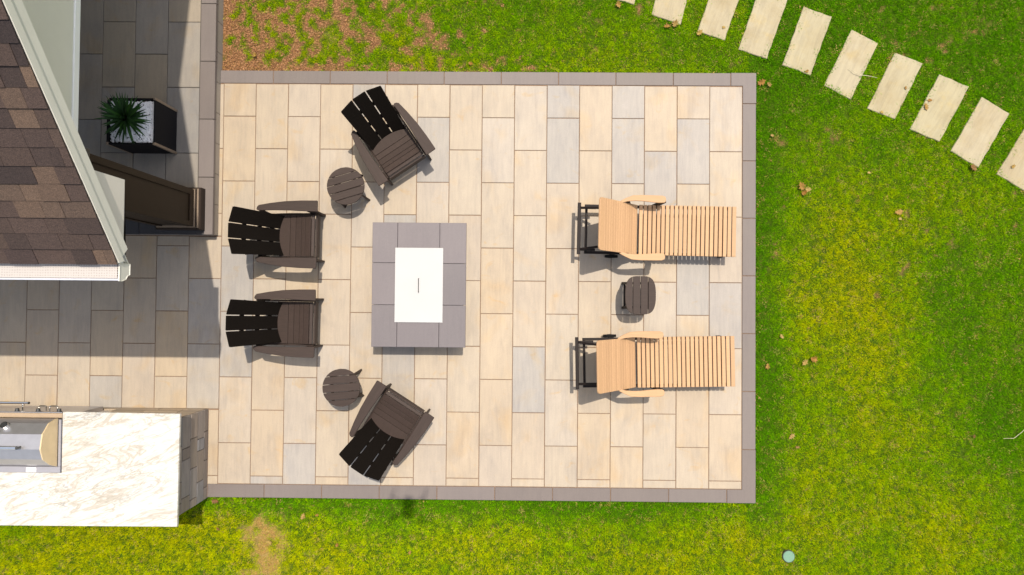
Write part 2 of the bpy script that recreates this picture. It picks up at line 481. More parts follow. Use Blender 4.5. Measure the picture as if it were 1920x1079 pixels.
patio = MB()
patio.box(-9.0, 2.89, -2.41, .81, -.16, -.009, 0)
patio.box(-3.74, 2.888, .81, 2.843, -.161, -.0092, 0)
patio = patio.build("patio", M['sand']); tag(patio, kind='structure')
XR, YT, YB = 2.727, 2.685, -2.247
def cross(j): return 2.6797 - .40246 * j
for i in range(0, 28):
    x1 = XR - .4 * i; x0 = x1 - .4
    ytop = YT if x1 > -3.66 else .79
    xx0 = x0
    if i == 16:
        # narrow course beside the step above, beside the counter below
        for j in range(-2, 16, 2):
            a, b = cross(j + 2), cross(j)
            a2, b2 = max(a, .79), min(b, YT)
            if b2 > a2: lay('paver', -3.722, x1, a2, b2, 0, M['paver'], patio)
            a2, b2 = max(a, -1.335), min(b, .785)
            if b2 - a2 > .02: lay('paver', x0, x1, a2, b2, 0, M['paver'], patio)
            a2, b2 = max(a, YB - .008), min(b, -1.335)
            if b2 - a2 > .02: lay('paver', -3.80, x1, a2, b2, 0, M['paver'], patio)
        continue
    ybot = YB if i < 16 else -1.335
    for j in range(-1, 16):
        if (j % 2) != (i % 2): continue
        a, b = max(cross(j + 2), ybot), min(cross(j), ytop)
        if b - a > .02: lay('paver', x0, x1, a, b, 0, M['paver'], patio)
# border course
BX = [2.584 - .706 * k for k in range(9)]
e = [-3.722] + list(reversed(BX))
for a, b in zip(e[:-1], e[1:]): lay('border_paver', a, b, YT, 2.85, .001, M['border'], patio)
BX = [2.547 - .706 * k for k in range(9)]
e = [-3.80] + list(reversed(BX))
for a, b in zip(e[:-1], e[1:]): lay('border_paver', a, b, -2.415, YB, .001, M['border'], patio)
BY = [2.47 - .706 * k for k in range(7)]
for a, b in zip([BY[k + 1] for k in range(6)], BY[:-1]): lay('border_paver', XR, 2.897, a, b, .001, M['border'], patio)
g = GAP / 2
MB().prism([(2.584 + g, YT + g), (XR + g, YT + g), (XR + g, 2.47 + g), (2.897, 2.47 + g), (2.897, 2.85), (2.584 + g, 2.85)], -.05, .001, .0035, botbev=False).build('border_paver', M['border'], patio)
MB().prism([(2.547 + g, -2.415), (2.897, -2.415), (2.897, BY[6] - g), (XR + g, BY[6] - g), (XR + g, YB - g), (2.547 + g, YB - g)], -.05, .001, .0035, botbev=False).build('border_paver', M['border'], patio)

# raised patio under the house
DZ = .18
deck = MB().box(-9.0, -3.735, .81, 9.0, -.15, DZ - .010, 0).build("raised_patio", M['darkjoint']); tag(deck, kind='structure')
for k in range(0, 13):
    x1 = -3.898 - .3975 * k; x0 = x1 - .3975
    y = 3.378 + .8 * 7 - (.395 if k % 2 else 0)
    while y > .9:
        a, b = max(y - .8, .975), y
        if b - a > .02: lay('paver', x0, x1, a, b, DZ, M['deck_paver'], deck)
        y -= .8
y = 2.192 + .7065 * 9
while y > .85:
    lay('border_paver', -3.898, -3.708, max(y - .7065, .787), y, DZ + .001, M['border'], deck); y -= .7065
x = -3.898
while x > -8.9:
    lay('border_paver', x - .7065, x, .787, .975, DZ + .001, M['south'], deck); x -= .7065
lay('border_paver', -3.905, -3.812, .785, .845, DZ + .006, M['south'], deck, th=.004, gap=.001)  # thin dark plate laid over the border's corner to darken it
y = .795; k = 0
while y < 8.8:
    L = .375
    MB().box(-3.735, -3.7175, y + .003, y + L - .003, -.10, DZ - .0505, .0015).build('riser_block', M['riser'], deck)
    y += L
x = -3.72
while x > -8.8:
    MB().box(x - .372, x, .7955, .81, -.02, DZ - .0505, .0015).build('riser_block', M['riser'], deck); x -= .375

# ---------------------------------------------------------------- stepping stones
SB = [((1.06, 3.80), (1.40, 3.70), .22), ((1.612, 3.578), (1.975, 3.455), .25), ((2.179, 3.37), (2.515, 3.262), .33), ((2.684, 3.149), (3.035, 3.035), .33),
      ((3.225, 2.960), (3.572, 2.832), .345), ((3.738, 2.709), (4.066, 2.535), .45), ((4.265, 2.425), (4.607, 2.295), .46),
      ((4.785, 2.172), (5.150, 2.020), .49), ((5.287, 1.905), (5.625, 1.705), .52), ((5.845, 1.626), (6.20, 1.415), .55)]
SL = ["leftmost stepping stone, only its pale lower edge showing at the photo's top edge",
      "cream stepping stone cut by the top edge, with brown leaf litter at its lower end",
      "cream stepping stone with an orange leaf at its lower left corner, between two cut ones",
      "plain bare stepping stone whose upper end just touches the top edge of the photo",
      "stepping stone nearest the patio's upper right corner, one small leaf at its lower end",
      "cream stepping stone with a thin twig lying over its right edge",
      "stepping stone with a small curled leaf at its lower right edge, beside the twig",
      "stepping stone with broken dry leaf stems lying in its middle",
      "clean stepping stone with brown leaves under its lower corner, second from the right edge",
      "stepping stone cut by the right edge of the photo, a red brown leaf on it"]
stones_poly = []
for q, ((ax, ay), (bx, by), ang) in enumerate(SB):
    a = Vector((ax, ay)); b = Vector((bx, by)); u = (b - a)
    d = Vector((math.sin(ang), math.cos(ang)))
    Ls = .775
    a2 = a + d * Ls; b2 = b + d * Ls
    c = (a + b + a2 + b2) / 4
    pts = []
    corners = [a, b, b2, a2]
    for k in range(4):
        p, r_ = corners[k], corners[(k + 1) % 4]
        n = 5 if k % 2 == 0 else 9
        nv = Vector((-(r_ - p).y, (r_ - p).x)).normalized()
        for t in range(n):
            w = p.lerp(r_, t / n) + nv * random.uniform(-.004, .006)
            pts.append((w.x - c.x, w.y - c.y))
    ang2 = math.atan2(d.y, d.x) - math.pi / 2
    rot = Matrix.Rotation(-ang2, 2)
    pl = [tuple(rot @ Vector(p)) for p in pts]
    o = MB().prism(pl, -.05, 0, .006, botbev=False).build('stepping_stone', M['stone'], None, (c.x, c.y, random.uniform(-.026, -.020)), (0, 0, ang2))
    tag(o, SL[q], 'stepping stone', 'stepping stones crossing the lawn')
    stones_poly.append([tuple(x_) for x_ in corners])

# ---------------------------------------------------------------- grass
def inside_quad(x, y, poly, m=0.0):
    r = np.ones_like(x, dtype=bool); n = len(poly)
    for i in range(n):
        x0, y0 = poly[i]; x1, y1 = poly[(i + 1) % n]
        L = math.hypot(x1 - x0, y1 - y0)
        r &= ((x1 - x0) * (y - y0) - (y1 - y0) * (x - x0)) / L > m
    return r
def blocked(x, y, m=.0):
    b = (x > -9 + m) & (x < 2.897 - m) & (y > -2.42 + m) & (y < 2.85 - m)
    b |= (x < -3.712 - m) & (y > .7)
    b |= (x < -3.80 - m) & (y > -2.43 + m) & (y < 3)
    for p in stones_poly: b |= inside_quad(x, y, p, m + .034 * vnoise(x, y, 24.) ** 2)
    b |= (x - 3.306) ** 2 + (y + 3.058) ** 2 < .056 ** 2
    return b
N = 330000
px_ = rs.uniform(-7.6, 7.6, N); py_ = rs.uniform(-4.7, 5.2, N)
keep = ~blocked(px_, py_, .008)
px_, py_ = px_[keep], py_[keep]
br = bare_field(px_, py_)
inview = (np.abs(px_) < 6.8) & (np.abs(py_) < 4.1)
keep = rs.rand(len(px_)) > np.maximum(br * .90, np.where(inview, .0, .35))
px_, py_, br = px_[keep], py_[keep], br[keep]
ye = np.clip(yellow_field(px_, py_) + (rs.rand(len(px_)) - .5) * .22 + (vnoise(px_, py_, 21., 50.) - .5) * .16, 0, 1)
n_pt = len(px_)
tuft_v = []; tuft_f = []; tuft_id = []; tuft_b = []
for tid in range(6):
    for b in range(15):
        a0 = random.uniform(0, 2 * math.pi); r0 = .030 * math.sqrt(random.random())
        bx, by = r0 * math.cos(a0), r0 * math.sin(a0)
        dr = random.uniform(0, 2 * math.pi); lean = random.uniform(.15, 1.05); L = random.uniform(.020, .040)
        w = random.uniform(.0024, .0042)
        dx, dy = math.cos(dr), math.sin(dr); sx, sy = -dy * w / 2, dx * w / 2
        mx, my, mz = bx + dx * L * .45 * math.sin(lean * .6), by + dy * L * .45 * math.sin(lean * .6), L * .5 * math.cos(lean * .6)
        ex, ey, ez = mx + dx * L * .55 * math.sin(lean * 1.35), my + dy * L * .55 * math.sin(lean * 1.35), mz + L * .5 * math.cos(lean * 1.35)
        k = len(tuft_v)
        tuft_v += [(bx - sx, by - sy, -.008), (bx + sx, by + sy, -.008), (mx + sx, my + sy, mz), (mx - sx, my - sy, mz), (ex, ey, ez)]
        tuft_f += [(k, k + 1, k + 2, k + 3), (k + 3, k + 2, k + 4)]
        bv = random.random()
        tuft_id += [tid] * 5; tuft_b += [bv] * 5
nt = len(tuft_v)
zpt = -.052 + .012 * (fbm(px_, py_, 3., 3) - .5)
gvv = np.concatenate([np.array(tuft_v), np.stack([px_, py_, zpt], -1)])
gme = bpy.data.meshes.new("grass")
gme.from_pydata(gvv.tolist(), [], tuft_f)
def fattr(name, arr, typ='FLOAT'):
    a = gme.attributes.new(name, typ, 'POINT'); a.data.foreach_set("value", np.asarray(arr, dtype=np.int32 if typ == 'INT' else np.float32))
fattr("tid", np.concatenate([tuft_id, np.full(n_pt, -1)]), 'INT')
fattr("bladev", np.concatenate([tuft_b, np.zeros(n_pt)]))
fattr("yel", np.concatenate([np.zeros(nt), ye]))
dead = np.clip(br * 1.0 + (rs.rand(n_pt) < .03) * .8 + sstep(.63, .75, fbm(px_, py_, 13., 4, 40.)) * .38 + .95 * straw_field(px_, py_), 0, 1)
tone = np.clip(.52 + (rs.rand(n_pt) - .5) * .9 + (vnoise(px_, py_, 38., 7., 3.) - .5) * .5, 0, 1)
fattr("tone", np.concatenate([np.zeros(nt), tone]))
fattr("dead", np.concatenate([np.zeros(nt), dead]))
fattr("rotz", np.concatenate([np.zeros(nt), rs.uniform(0, 6.283, n_pt)]))
fattr("scl", np.concatenate([np.ones(nt), rs.uniform(.62, 1.05, n_pt) * (1 - .35 * br) * (1 + .75 * rs.rand(n_pt) * blocked(px_, py_, -.028))]))
fattr("pick", np.concatenate([np.zeros(nt), rs.randint(0, 6, n_pt)]), 'INT')
def grass_mat():
    t = NT('grass blade')
    y = t.n("Attribute", attribute_type='INSTANCER', attribute_name="yel").outputs["Fac"]
    d = t.n("Attribute", attribute_type='INSTANCER', attribute_name="dead").outputs["Fac"]
    b = t.n("Attribute", attribute_name="bladev").outputs["Fac"]
    yy = t.math('ADD', y, t.math('MULTIPLY', t.math('SUBTRACT', b, .5), .50), True)
    c = t.ramp(yy, [(0, (.062, .21, .0)), (.35, (.155, .335, .0)), (.65, (.275, .395, .0)), (1, (.44, .435, .0))])
    g = t.n("Attribute", attribute_type='INSTANCER', attribute_name="tone").outputs["Fac"]
    c = t.mix(1., c, t.ramp(g, [(0, (.42, .5, .42)), (.5, (1, 1, 1)), (1, (1.35, 1.25, 1.2))]), 'MULTIPLY')
    dd = t.math('GREATER_THAN', t.math('ADD', t.math('MULTIPLY', d, .75), t.math('MULTIPLY', b, .45)), .62)
    c = t.mix(dd, c, t.mix(b, (.42, .24, .05), (.55, .38, .14)))
    t.set(c, .9, 0, .04)
    t.b.inputs["Subsurface Weight"].default_value = 0
    tr = t.n("BsdfTranslucent"); t.l(c, tr.inputs[0])
    mx = t.n("MixShader"); mx.inputs[0].default_value = .25
    t.l(t.b.outputs[0], mx.inputs[1]); t.l(tr.outputs[0], mx.inputs[2])
    t.l(mx.outputs[0], t.t.nodes["Material Output"].inputs[0]); return t.m
gmat = grass_mat(); gme.materials.append(gmat)
grass = link("grass", gme)
tag(grass, "short green lawn grass with yellow and bare patches round the patio", "grass", kind='stuff')
ng = bpy.data.node_groups.new("grass_nodes", 'GeometryNodeTree')
ng.interface.new_socket("Geometry", in_out='INPUT', socket_type='NodeSocketGeometry')
ng.interface.new_socket("Geometry", in_out='OUTPUT', socket_type='NodeSocketGeometry')
gi = ng.nodes.new("NodeGroupInput"); go = ng.nodes.new("NodeGroupOutput")
def named(nm, typ):
    n = ng.nodes.new("GeometryNodeInputNamedAttribute"); n.data_type = typ; n.inputs[0].default_value = nm
    return next(o for o in n.outputs if o.enabled)
tid = named("tid", 'INT')
g2i = ng.nodes.new("GeometryNodeGeometryToInstance")
for k in reversed(range(6)):
    cmp_ = ng.nodes.new("FunctionNodeCompare"); cmp_.data_type = 'INT'; cmp_.operation = 'EQUAL'
    ii_ = [s for s in cmp_.inputs if s.enabled]
    ng.links.new(tid, ii_[0]); ii_[1].default_value = k
    sp = ng.nodes.new("GeometryNodeSeparateGeometry"); sp.domain = 'POINT'
    ng.links.new(gi.outputs[0], sp.inputs[0]); ng.links.new(cmp_.outputs[0], sp.inputs[1])
    ng.links.new(sp.outputs[0], g2i.inputs[0])
cmp_ = ng.nodes.new("FunctionNodeCompare"); cmp_.data_type = 'INT'; cmp_.operation = 'LESS_THAN'
ii_ = [s for s in cmp_.inputs if s.enabled]
ng.links.new(tid, ii_[0]); ii_[1].default_value = 0
sp = ng.nodes.new("GeometryNodeSeparateGeometry"); sp.domain = 'POINT'
ng.links.new(gi.outputs[0], sp.inputs[0]); ng.links.new(cmp_.outputs[0], sp.inputs[1])
iop = ng.nodes.new("GeometryNodeInstanceOnPoints")
ng.links.new(sp.outputs[0], iop.inputs["Points"]); ng.links.new(g2i.outputs[0], iop.inputs["Instance"])
iop.inputs["Pick Instance"].default_value = True
ng.links.new(named("pick", 'INT'), iop.inputs["Instance Index"])
cx = ng.nodes.new("ShaderNodeCombineXYZ"); ng.links.new(named("rotz", 'FLOAT'), cx.inputs[2])
ng.links.new(cx.outputs[0], iop.inputs["Rotation"])
ng.links.new(named("scl", 'FLOAT'), iop.inputs["Scale"])
ng.links.new(iop.outputs[0], go.inputs[0])
md = grass.modifiers.new("scatter", 'NODES'); md.node_group = ng

# small crumbs of bark and leaf in the bare patches
lit = MB()
cnt = 0
while cnt < 5200:
    X = random.uniform(-3.7, .4) if random.random() < .85 else random.uniform(-3.7, -2.5)
    Y = random.uniform(2.86, 4.0) if X > -3.71 and random.random() < .9 else random.uniform(-3.4, -2.5)
    if Y < 0 and X > -2.5: continue
    bfv = float(bare_field(np.array([X]), np.array([Y]))[0])
    if random.random() > bfv ** 1.3: continue
    a = random.uniform(0, 6.28); L = random.uniform(.006, .019); w = random.uniform(.003, .008); zt = random.uniform(-.004, .006)
    c, s = math.cos(a), math.sin(a)
    z0 = -.044
    lit.add([(X - c * L, Y - s * L, z0), (X + s * w, Y - c * w, z0 + .004 + zt), (X + c * L, Y + s * L, z0 + .003), (X - s * w, Y + c * w, z0 + .006)], [(0, 1, 2, 3)])
    cnt += 1
t = NT('bark crumbs'); p = t.n("NewGeometry").outputs["Position"]
t.set(t.ramp(t.noise(p, 55, 2, .8), [(.3, (.09, .035, .015)), (.5, (.24, .11, .04)), (.62, (.36, .18, .075)), (.75, (.48, .36, .24))]), .9)
o = lit.build("leaf_litter", t.m); tag(o, "brown bark crumbs scattered over the bare lawn patches", "litter", kind='stuff')

# ---------------------------------------------------------------- house
house = empty("house", (-3.9, .87, DZ))
tag(house, "corner of a house with brown shingled gable roof, white gutter and dark porch column", "house")
HL = Vector((3.9, -.87, -DZ))
def hb(mb, name, mat, parent=None, smooth=False):
    return mb.build(name, mat, parent or house, tuple(HL) if parent is None else (0, 0, 0), smooth=smooth)
PIT = R(41.5); cP, sP = math.cos(PIT), math.sin(PIT)
EY, EZ, RY = .288, 3.15, 4.35
RZ = EZ + (RY - EY) * math.tan(PIT)
SLEN = (RY - EY) / cP
XE, XW = -3.215, -9.0
ro = MB()
th = .045
nrm = Vector((0, -sP, cP))
def slope_pt(x, s, off, north=False):
    p = Vector((x, EY + s * cP, EZ + s * sP)) + nrm * off
    if north: p.y = 2 * RY - p.y
    return tuple(p)
for nth in (False, True):
    v = []
    for off in (-th - .012, -.012):
        for (x, s) in ((XW, .0), (XE - .012, .0), (XE - .012, SLEN), (XW, SLEN)): v.append(slope_pt(x, s, off, nth))
    f = [(3, 2, 1, 0), (4, 5, 6, 7), (0, 1, 5, 4), (1, 2, 6, 5), (2, 3, 7, 6), (3, 0, 4, 7)]
    if nth: f = [tuple(reversed(q)) for q in f]
    ro.add(v, f)
roof = hb(ro, "roof", M['dark'])
# shingles: one object per tab in view, one joined mesh for the rest
unit = MB().box(-.5, .5, 0, 1, 0, 1, 0).mesh("shingle", M['shingle'])
EXP = .151
ncourse = int(SLEN / EXP) + 1
rest = MB()
cnt = 0
fr = frame((0, EY, EZ), (1, 0, 0), nrm)     # local x = X, local y = up the slope, z = normal
rotm = fr.to_3x3().to_euler()
for k in range(ncourse):
    x = XE; s0 = k * EXP
    first = True
    while x > XW:
        w = random.choice([.09, .13, .16, .19, .22, .26, .30]) * random.uniform(.9, 1.1)
        if first: w *= random.uniform(.4, 1.); first = False
        thick = random.choice([.007, .007, .0105, .0115])
        ln = min(EXP + .035, SLEN - s0)
        if ln < .03: break
        tilt = .0
        if x > -4.75 and s0 < 2.75:
            pos = fr @ Vector((x - w / 2, s0 - (.004 if thick > .01 else 0) + random.uniform(-.002, .002), 0))
            o = link("shingle", unit, roof, tuple(pos), rotm)
            o.scale = (w - .0025, ln, 1)
            # tilt so that each course lies on the one below
            o.rotation_euler = (rotm.x - .055, rotm.y, rotm.z)
            o.scale[2] = thick
            pp = fr @ Vector((x - w / 2, s0, .009)); o.location = tuple(pp)
            cnt += 1
        else:
            m = fr @ Matrix.Translation((x - w / 2, s0, .009)) @ Matrix.Rotation(-.055, 4, 'X') @ Matrix.Diagonal((w - .0025, ln, thick, 1))
            rest.box(-.5, .5, 0, 1, 0, 1, 0, m)
        x -= w
# north slope mirrored, joined with the far shingles
mir = Matrix.Translation((0, 2 * RY, 0)) @ Matrix.Diagonal((1, -1, 1, 1))
for k in range(ncourse):
    x = XE; s0 = k * EXP
    while x > XW:
        w = random.choice([.2, .3, .4, .5]); ln = min(EXP + .035, SLEN - s0)
        if ln < .03: break
        m = mir @ fr @ Matrix.Translation((x - w / 2, s0, .009)) @ Matrix.Rotation(-.055, 4, 'X') @ Matrix.Diagonal((w - .0025, ln, .009, 1))
        rest.box(-.5, .5, 0, 1, 0, 1, 0, m)
        x -= w
tR = NT('asphalt shingle field'); p = tR.n("NewGeometry").outputs["Position"]
vor = tR.n("TexNoise", i_Scale=7.0, i_Detail=2.0); tR.l(p, vor.inputs["Vector"])
tR.set(tR.mix(1., tR.ramp(vor.outputs[0], [(.35, (.04, .028, .024)), (.5, (.06, .042, .034)), (.65, (.11, .07, .05))], 'CONSTANT'),
       tR.ramp(tR.noise(p, 160, 3, .8), [(.3, (.6,) * 3), (.7, (1.4,) * 3)]), 'MULTIPLY'), .9, 0, .25)
rst = rest.build("shingle_field", tR.m, roof); rst['kind'] = 'stuff'
# rake fascia boards (two layers) along both slopes
for nth in (False, True):
    fb = MB(); fb2 = MB()
    for (mb, x0, x1, d0, d1) in ((fb, -3.245, -3.222, .022, .262), (fb2, -3.2218, -3.212, .014, .105)):
        v = []
        for x in (x0, x1):
            for (s, dz) in (((.17 if d1 > .2 else .03), d1), (SLEN, d1), (SLEN, d0), (.006, d0)):
                y_, z_ = EY + s * cP, EZ + s * sP - dz
                if nth: y_ = 2 * RY - y_
                v.append((x, y_, z_))
        f = [(3, 2, 1, 0), (4, 5, 6, 7), (0, 1, 5, 4), (1, 2, 6, 5), (2, 3, 7, 6), (3, 0, 4, 7)]
        if not nth: f = [tuple(reversed(q)) for q in f]
        mb.add(v, f)
    a_ = hb(fb, "rake_board", M['trim']); b_ = fb2.build("rake_trim", M['trim'], a_)
    # sloped soffit behind the rake board
    v = []
    for off in (.225, .210):
        for (x, s) in ((-3.2455, 0.0), (-3.905, 0.0), (-3.905, SLEN), (-3.2455, SLEN)):
            y_, z_ = EY + s * cP, EZ + s * sP - off
            if nth: y_ = 2 * RY - y_
            v.append((x, y_, z_))
    f = [(0, 1, 2, 3), (7, 6, 5, 4), (0, 4, 5, 1), (1, 5, 6, 2), (2, 6, 7, 3), (3, 7, 4, 0)]
    sf = MB(); sf.add(v, f); hb(sf, "rake_soffit", M['trim'])
# gable wall over the porch opening
wb = 2.685
def roof_under(y): return EZ + (min(y, 2 * RY - y) - EY) * math.tan(PIT) - .23
pts = [(.99, wb), (2 * RY - .99, wb), (2 * RY - .99, roof_under(.99)), (RY, roof_under(RY)), (.99, roof_under(.99))]
gw = MB(); v = [(-3.905, y, z) for y, z in pts] + [(-4.05, y, z) for y, z in pts]
gw.add(v, [(0, 1, 2, 3, 4), (9, 8, 7, 6, 5)] + [(i, i + 5, (i + 1) % 5 + 5, (i + 1) % 5) for i in range(5)])
hb(gw, "gable_wall", M['cream'])
hb(MB().box(-4.06, -3.892, .87, 2 * RY - .87, 2.605, 2.683, .004), "beam_trim", M['white'])
hb(MB().box(-8.9, -4.08, .88, 1.06, 2.60, 2.97, .004), "porch_beam", M['cream'])
hb(MB().box(-8.9, -4.08, 1.07, 8.2, 2.75, 2.80, .002), "porch_ceiling", M['dark'])
hb(MB().box(-8.9, -8.8, .9, 8.2, DZ, 2.75, 0), "house_wall", M['cream'])
hb(MB().box(-8.9, -3.30, .31, .985, 2.985, 3.00, .001), "eave_soffit", M['trim'])
hb(MB().box(-8.9, -3.27, .288, .308, 2.97, 3.125, .001), "eave_board", M['white'])
# boxed eave return at the corner
pc = MB(); pts = [(.31, 2.992), (.987, 2.992), (.987, roof_under(.987) + .01), (.31, roof_under(.31) + .01)]
v = [(-3.262, y, z) for y, z in pts] + [(-3.298, y, z) for y, z in pts]
pc.add(v, [(0, 1, 2, 3), (7, 6, 5, 4)] + [(i, i + 4, (i + 1) % 4 + 4, (i + 1) % 4) for i in range(4)])
hb(pc, "eave_return", M['return'])
hb(MB().box(-3.905, -3.30, .972, .9865, 3.001, 3.52, .001), "return_side", M['trim'])
# gutter: K profile with a perforated guard and an end cap
prof = [(.287, 3.085), (.287, 2.955), (.205, 2.955), (.196, 2.985), (.168, 3.010), (.158, 3.045), (.153, 3.06), (.151, 3.098), (.166, 3.098), (.166, 3.085)]
def extr(prof, x0, x1):
    mb = MB(); n = len(prof)
    v = [(x1, y, z) for y, z in prof] + [(x0, y, z) for y, z in prof]
    mb.add(v, [tuple(range(n)), tuple(reversed(range(n, 2 * n)))] + [(i, i + n, (i + 1) % n + n, (i + 1) % n) for i in range(n)])
    return mb
gut = hb(extr(prof, -8.9, -3.236), "gutter", M['white'])
MB().box(-8.9, -3.246, .170, .2865, 3.087, 3.1035, .001).build("gutter_guard", M['guard'], gut)
MB().tube([(-8.9, .1575, 3.1035), (-3.233, .1575, 3.1035)], .0075, 8).build("gutter_lip", M['lip'], gut)
prof2 = [(.291, 3.11), (.291, 2.950), (.202, 2.950), (.193, 2.983), (.165, 3.007), (.154, 3.043), (.149, 3.06), (.147, 3.11)]
gc = extr(prof2, -3.2355, -3.229)
gc.tube([(-3.229, y, z) for y, z in prof2] + [(-3.229, *prof2[0])], .0045, 6)
gc.build("gutter_end_cap", M['trim'], gut)
hw = MB()
for q in range(5): hw.tube([(-3.2425, .185 + .02 * q, 3.1042), (-3.2425, .193 + .02 * q, 3.1042)], .0035, 6)
hw.build("guard_notch", M['rubber'], gut)
# column with plinth, moulding and framed panel
colm = hb(MB().box(-4.27, -3.868, .882, 1.294, DZ + .2, 2.604, .002), "column", M['bronze'])
st = [( -3.8675, -3.855)]
for (y0, y1) in ((.870, .925), (1.238, 1.304)):
    MB().box(-3.8678, -3.853, y0, y1, DZ + .2, 2.604, .003).build("panel_stile", M['bronze'], colm)
MB().box(-3.8678, -3.8535, .9255, 1.2375, DZ + .2, DZ + .30, .003).build("panel_rail", M['bronze'], colm)
MB().box(-3.8678, -3.8535, .9255, 1.2375, 2.46, 2.604, .003).build("panel_rail", M['bronze'], colm)
for (x0, x1) in ((-4.285, -4.225), (-3.928, -3.8682)):
    MB().box(x0, x1, .868, .8818, DZ + .2, 2.604, .003).build("panel_stile", M['bronze'], colm)
pl = MB().box(-4.345, -3.803, .840, 1.342, DZ + .002, DZ + .125, .006)
pl.build("plinth", M['shutter'], colm)
MB().box(-4.325, -3.823, .858, 1.324, DZ + .1255, DZ + .150, .006).build("base_moulding", M['alu_lit_ledge'], colm)  # paler colour paints sky light on this ledge and the top one
MB().box(-4.310, -3.838, .860, 1.318, DZ + .1505, DZ + .175, .004).build("base_moulding", M['shutter'], colm)
MB().box(-4.300, -3.846, .862, 1.312, DZ + .1755, DZ + .1985, .006).build("base_moulding", M['alu_lit_ledge'], colm)
MB().box(-4.32, -3.83, .84, 1.335, 2.52, 2.598, .01).build("capital", M['dark'], colm)

# ---------------------------------------------------------------- outdoor kitchen counter
kit = empty("kitchen_counter", (-5.4, -1.87, 0))
tag(kit, "outdoor kitchen counter with cream veined stone top and grey block walls", "counter")
KL = (5.4, 1.87, 0)
def kb(mb, name, mat, parent=None, smooth=False): return mb.build(name, mat, parent or kit, KL if parent is None else (0, 0, 0), smooth=smooth)
core = kb(MB().box(-8.9, -3.822, -2.408, -1.352, -.1, .888, 0), "wall_core", M['joint'])
# right end wall blocks
zs = [-.05, .10, .285, .47, .68, .888]
ysj = {0: [-1.60, -1.95, -2.28], 1: [-1.66, -1.80, -2.17], 2: [-1.62, -1.97, -2.33], 3: [-1.70, -1.83, -2.26], 4: [-1.66, -2.06, -2.30]}
for k in range(5):
    ed = [-1.332] + ysj[k] + [-2.428]
    for a, b in zip(ed[:-1], ed[1:]):
        d = random.uniform(0, .006)
        MB().box(-3.83, -3.803 + d, b + .0045, a - .0045, zs[k] + .0035, zs[k + 1] - .0035, .004).build("wall_block", M['veneer'], core)
# patio side wall blocks
for k in range(5):
    x = -3.832 if k % 2 else -4.0
    x_prev = -3.832
    L = [.37, .22, .45, .37]
    q = k
    if k % 2 == 0:
        MB().box(-4.0 + .004, -3.832, -1.356, -1.333, zs[k] + .0035, zs[k + 1] - .0035, .004).build("wall_block", M['veneer_sunlit'], core)
    while x > -8.7:
        l = L[q % 4]; q += 1
        if not (x - l < -4.98 and k > 0 and x > -6.6):
            MB().box(x - l + .004, x - .004, -1.356, -1.333 + random.uniform(-.003, .003), zs[k] + .0035, zs[k + 1] - .0035, .004).build("wall_block", M['veneer_sunlit'], core)
        x -= l
# lawn side wall blocks (joined: hardly seen)
bk = MB()
for k in range(5):
    x = -3.832 - .1 * (k % 2)
    while x > -8.7:
        bk.box(x - .366, x - .004, -2.427, -2.404, zs[k] + .0035, zs[k + 1] - .0035, .003); x -= .37
o = bk.build("back_wall_blocks", M['veneer'], core); o['kind'] = 'stuff'
top = MB()
GXE = -5.02    # cutout edge
top.prism([(GXE, -1.915), (GXE, -1.246), (-3.722, -1.256), (-3.732, -2.492), (-8.9, -2.51), (-8.9, -1.915)][::-1], .890, .930, .004)
kb(top, "countertop", M['granite'])
kb(MB().box(-6.62, -5.03, -1.352, -1.300, .12, .80, .003), "access_door", M['steel'])
# grill
gr = empty("built_in_grill", (-5.8, -1.58, .93))
tag(gr, "stainless steel built-in grill with faceted hood at the end of the counter", "grill")
def gb(mb, name, mat, parent=None, smooth=False): return mb.build(name, mat, parent or gr, (5.8, 1.58, -.93) if parent is None else (0, 0, 0), smooth=smooth)
GE = -5.055
gb(MB().box(-6.55, -5.026, -1.912, -1.845, .905, .945, .003).box(-5.054, -5.026, -1.844, -1.33, .905, .9445, .003), "flange", M['steel2'])
hp = [(-1.318, .952), (-1.318, .985), (-1.345, 1.10), (-1.445, 1.205), (-1.60, 1.235), (-1.715, 1.19), (-1.80, 1.06), (-1.838, .952)]
def extx(prof, x0, x1):
    mb = MB(); n = len(prof)
    v = [(x1, y, z) for y, z in prof] + [(x0, y, z) for y, z in prof]
    mb.add(v, [tuple(range(n)), tuple(reversed(range(n, 2 * n)))] + [(i, i + n, (i + 1) % n + n, (i + 1) % n) for i in range(n)])
    return mb
hp = hp[::-1]
# ccw seen from +x
hood = gb(extx(hp[::-1], -6.5, -5.068), "hood", M['steel'])
hpe = [(y * 1.0, z) for y, z in hp]
cy_, cz_ = -1.58, 1.05
hpe = [((y - cy_) * 1.012 + cy_, (z - .952) * 1.015 + .952) for y, z in hp]
extx(hpe[::-1], -5.0675, GE).build("hood_end", M['steel_reflection'], hood)
MB().tube([(-6.3, -1.575, 1.285), (-5.285, -1.575, 1.285)], .017, 14).tube([(-6.1, -1.575, 1.285), (-6.1, -1.575, 1.23)], .01, 8).build("hood_handle", M['chrome'], hood, smooth=False)
MB().tube([(-5.2845, -1.575, 1.285), (-5.262, -1.575, 1.285)], [.018, .012], 14).tube([(-5.275, -1.575, 1.280), (-5.275, -1.575, 1.232)], .010, 8).build("handle_end", M['blackplastic'], hood)
MB().tube([(-5.50, -1.385, 1.130), (-5.50, -1.352, 1.172)], .038, 20).build("thermometer", M['chrome'], hood)
MB().tube([(-5.50, -1.353, 1.171), (-5.50, -1.349, 1.176)], .031, 20).build("thermometer_face", M['blackplastic'], hood)
gb(MB().box(-6.55, -5.03, -1.317, -1.262, .80, .918, .006), "control_panel", M['panelsteel'])
gb(MB().box(-6.55, -5.03, -1.2615, -1.249, .908, .926, .003), "drip_edge", M['steel'])
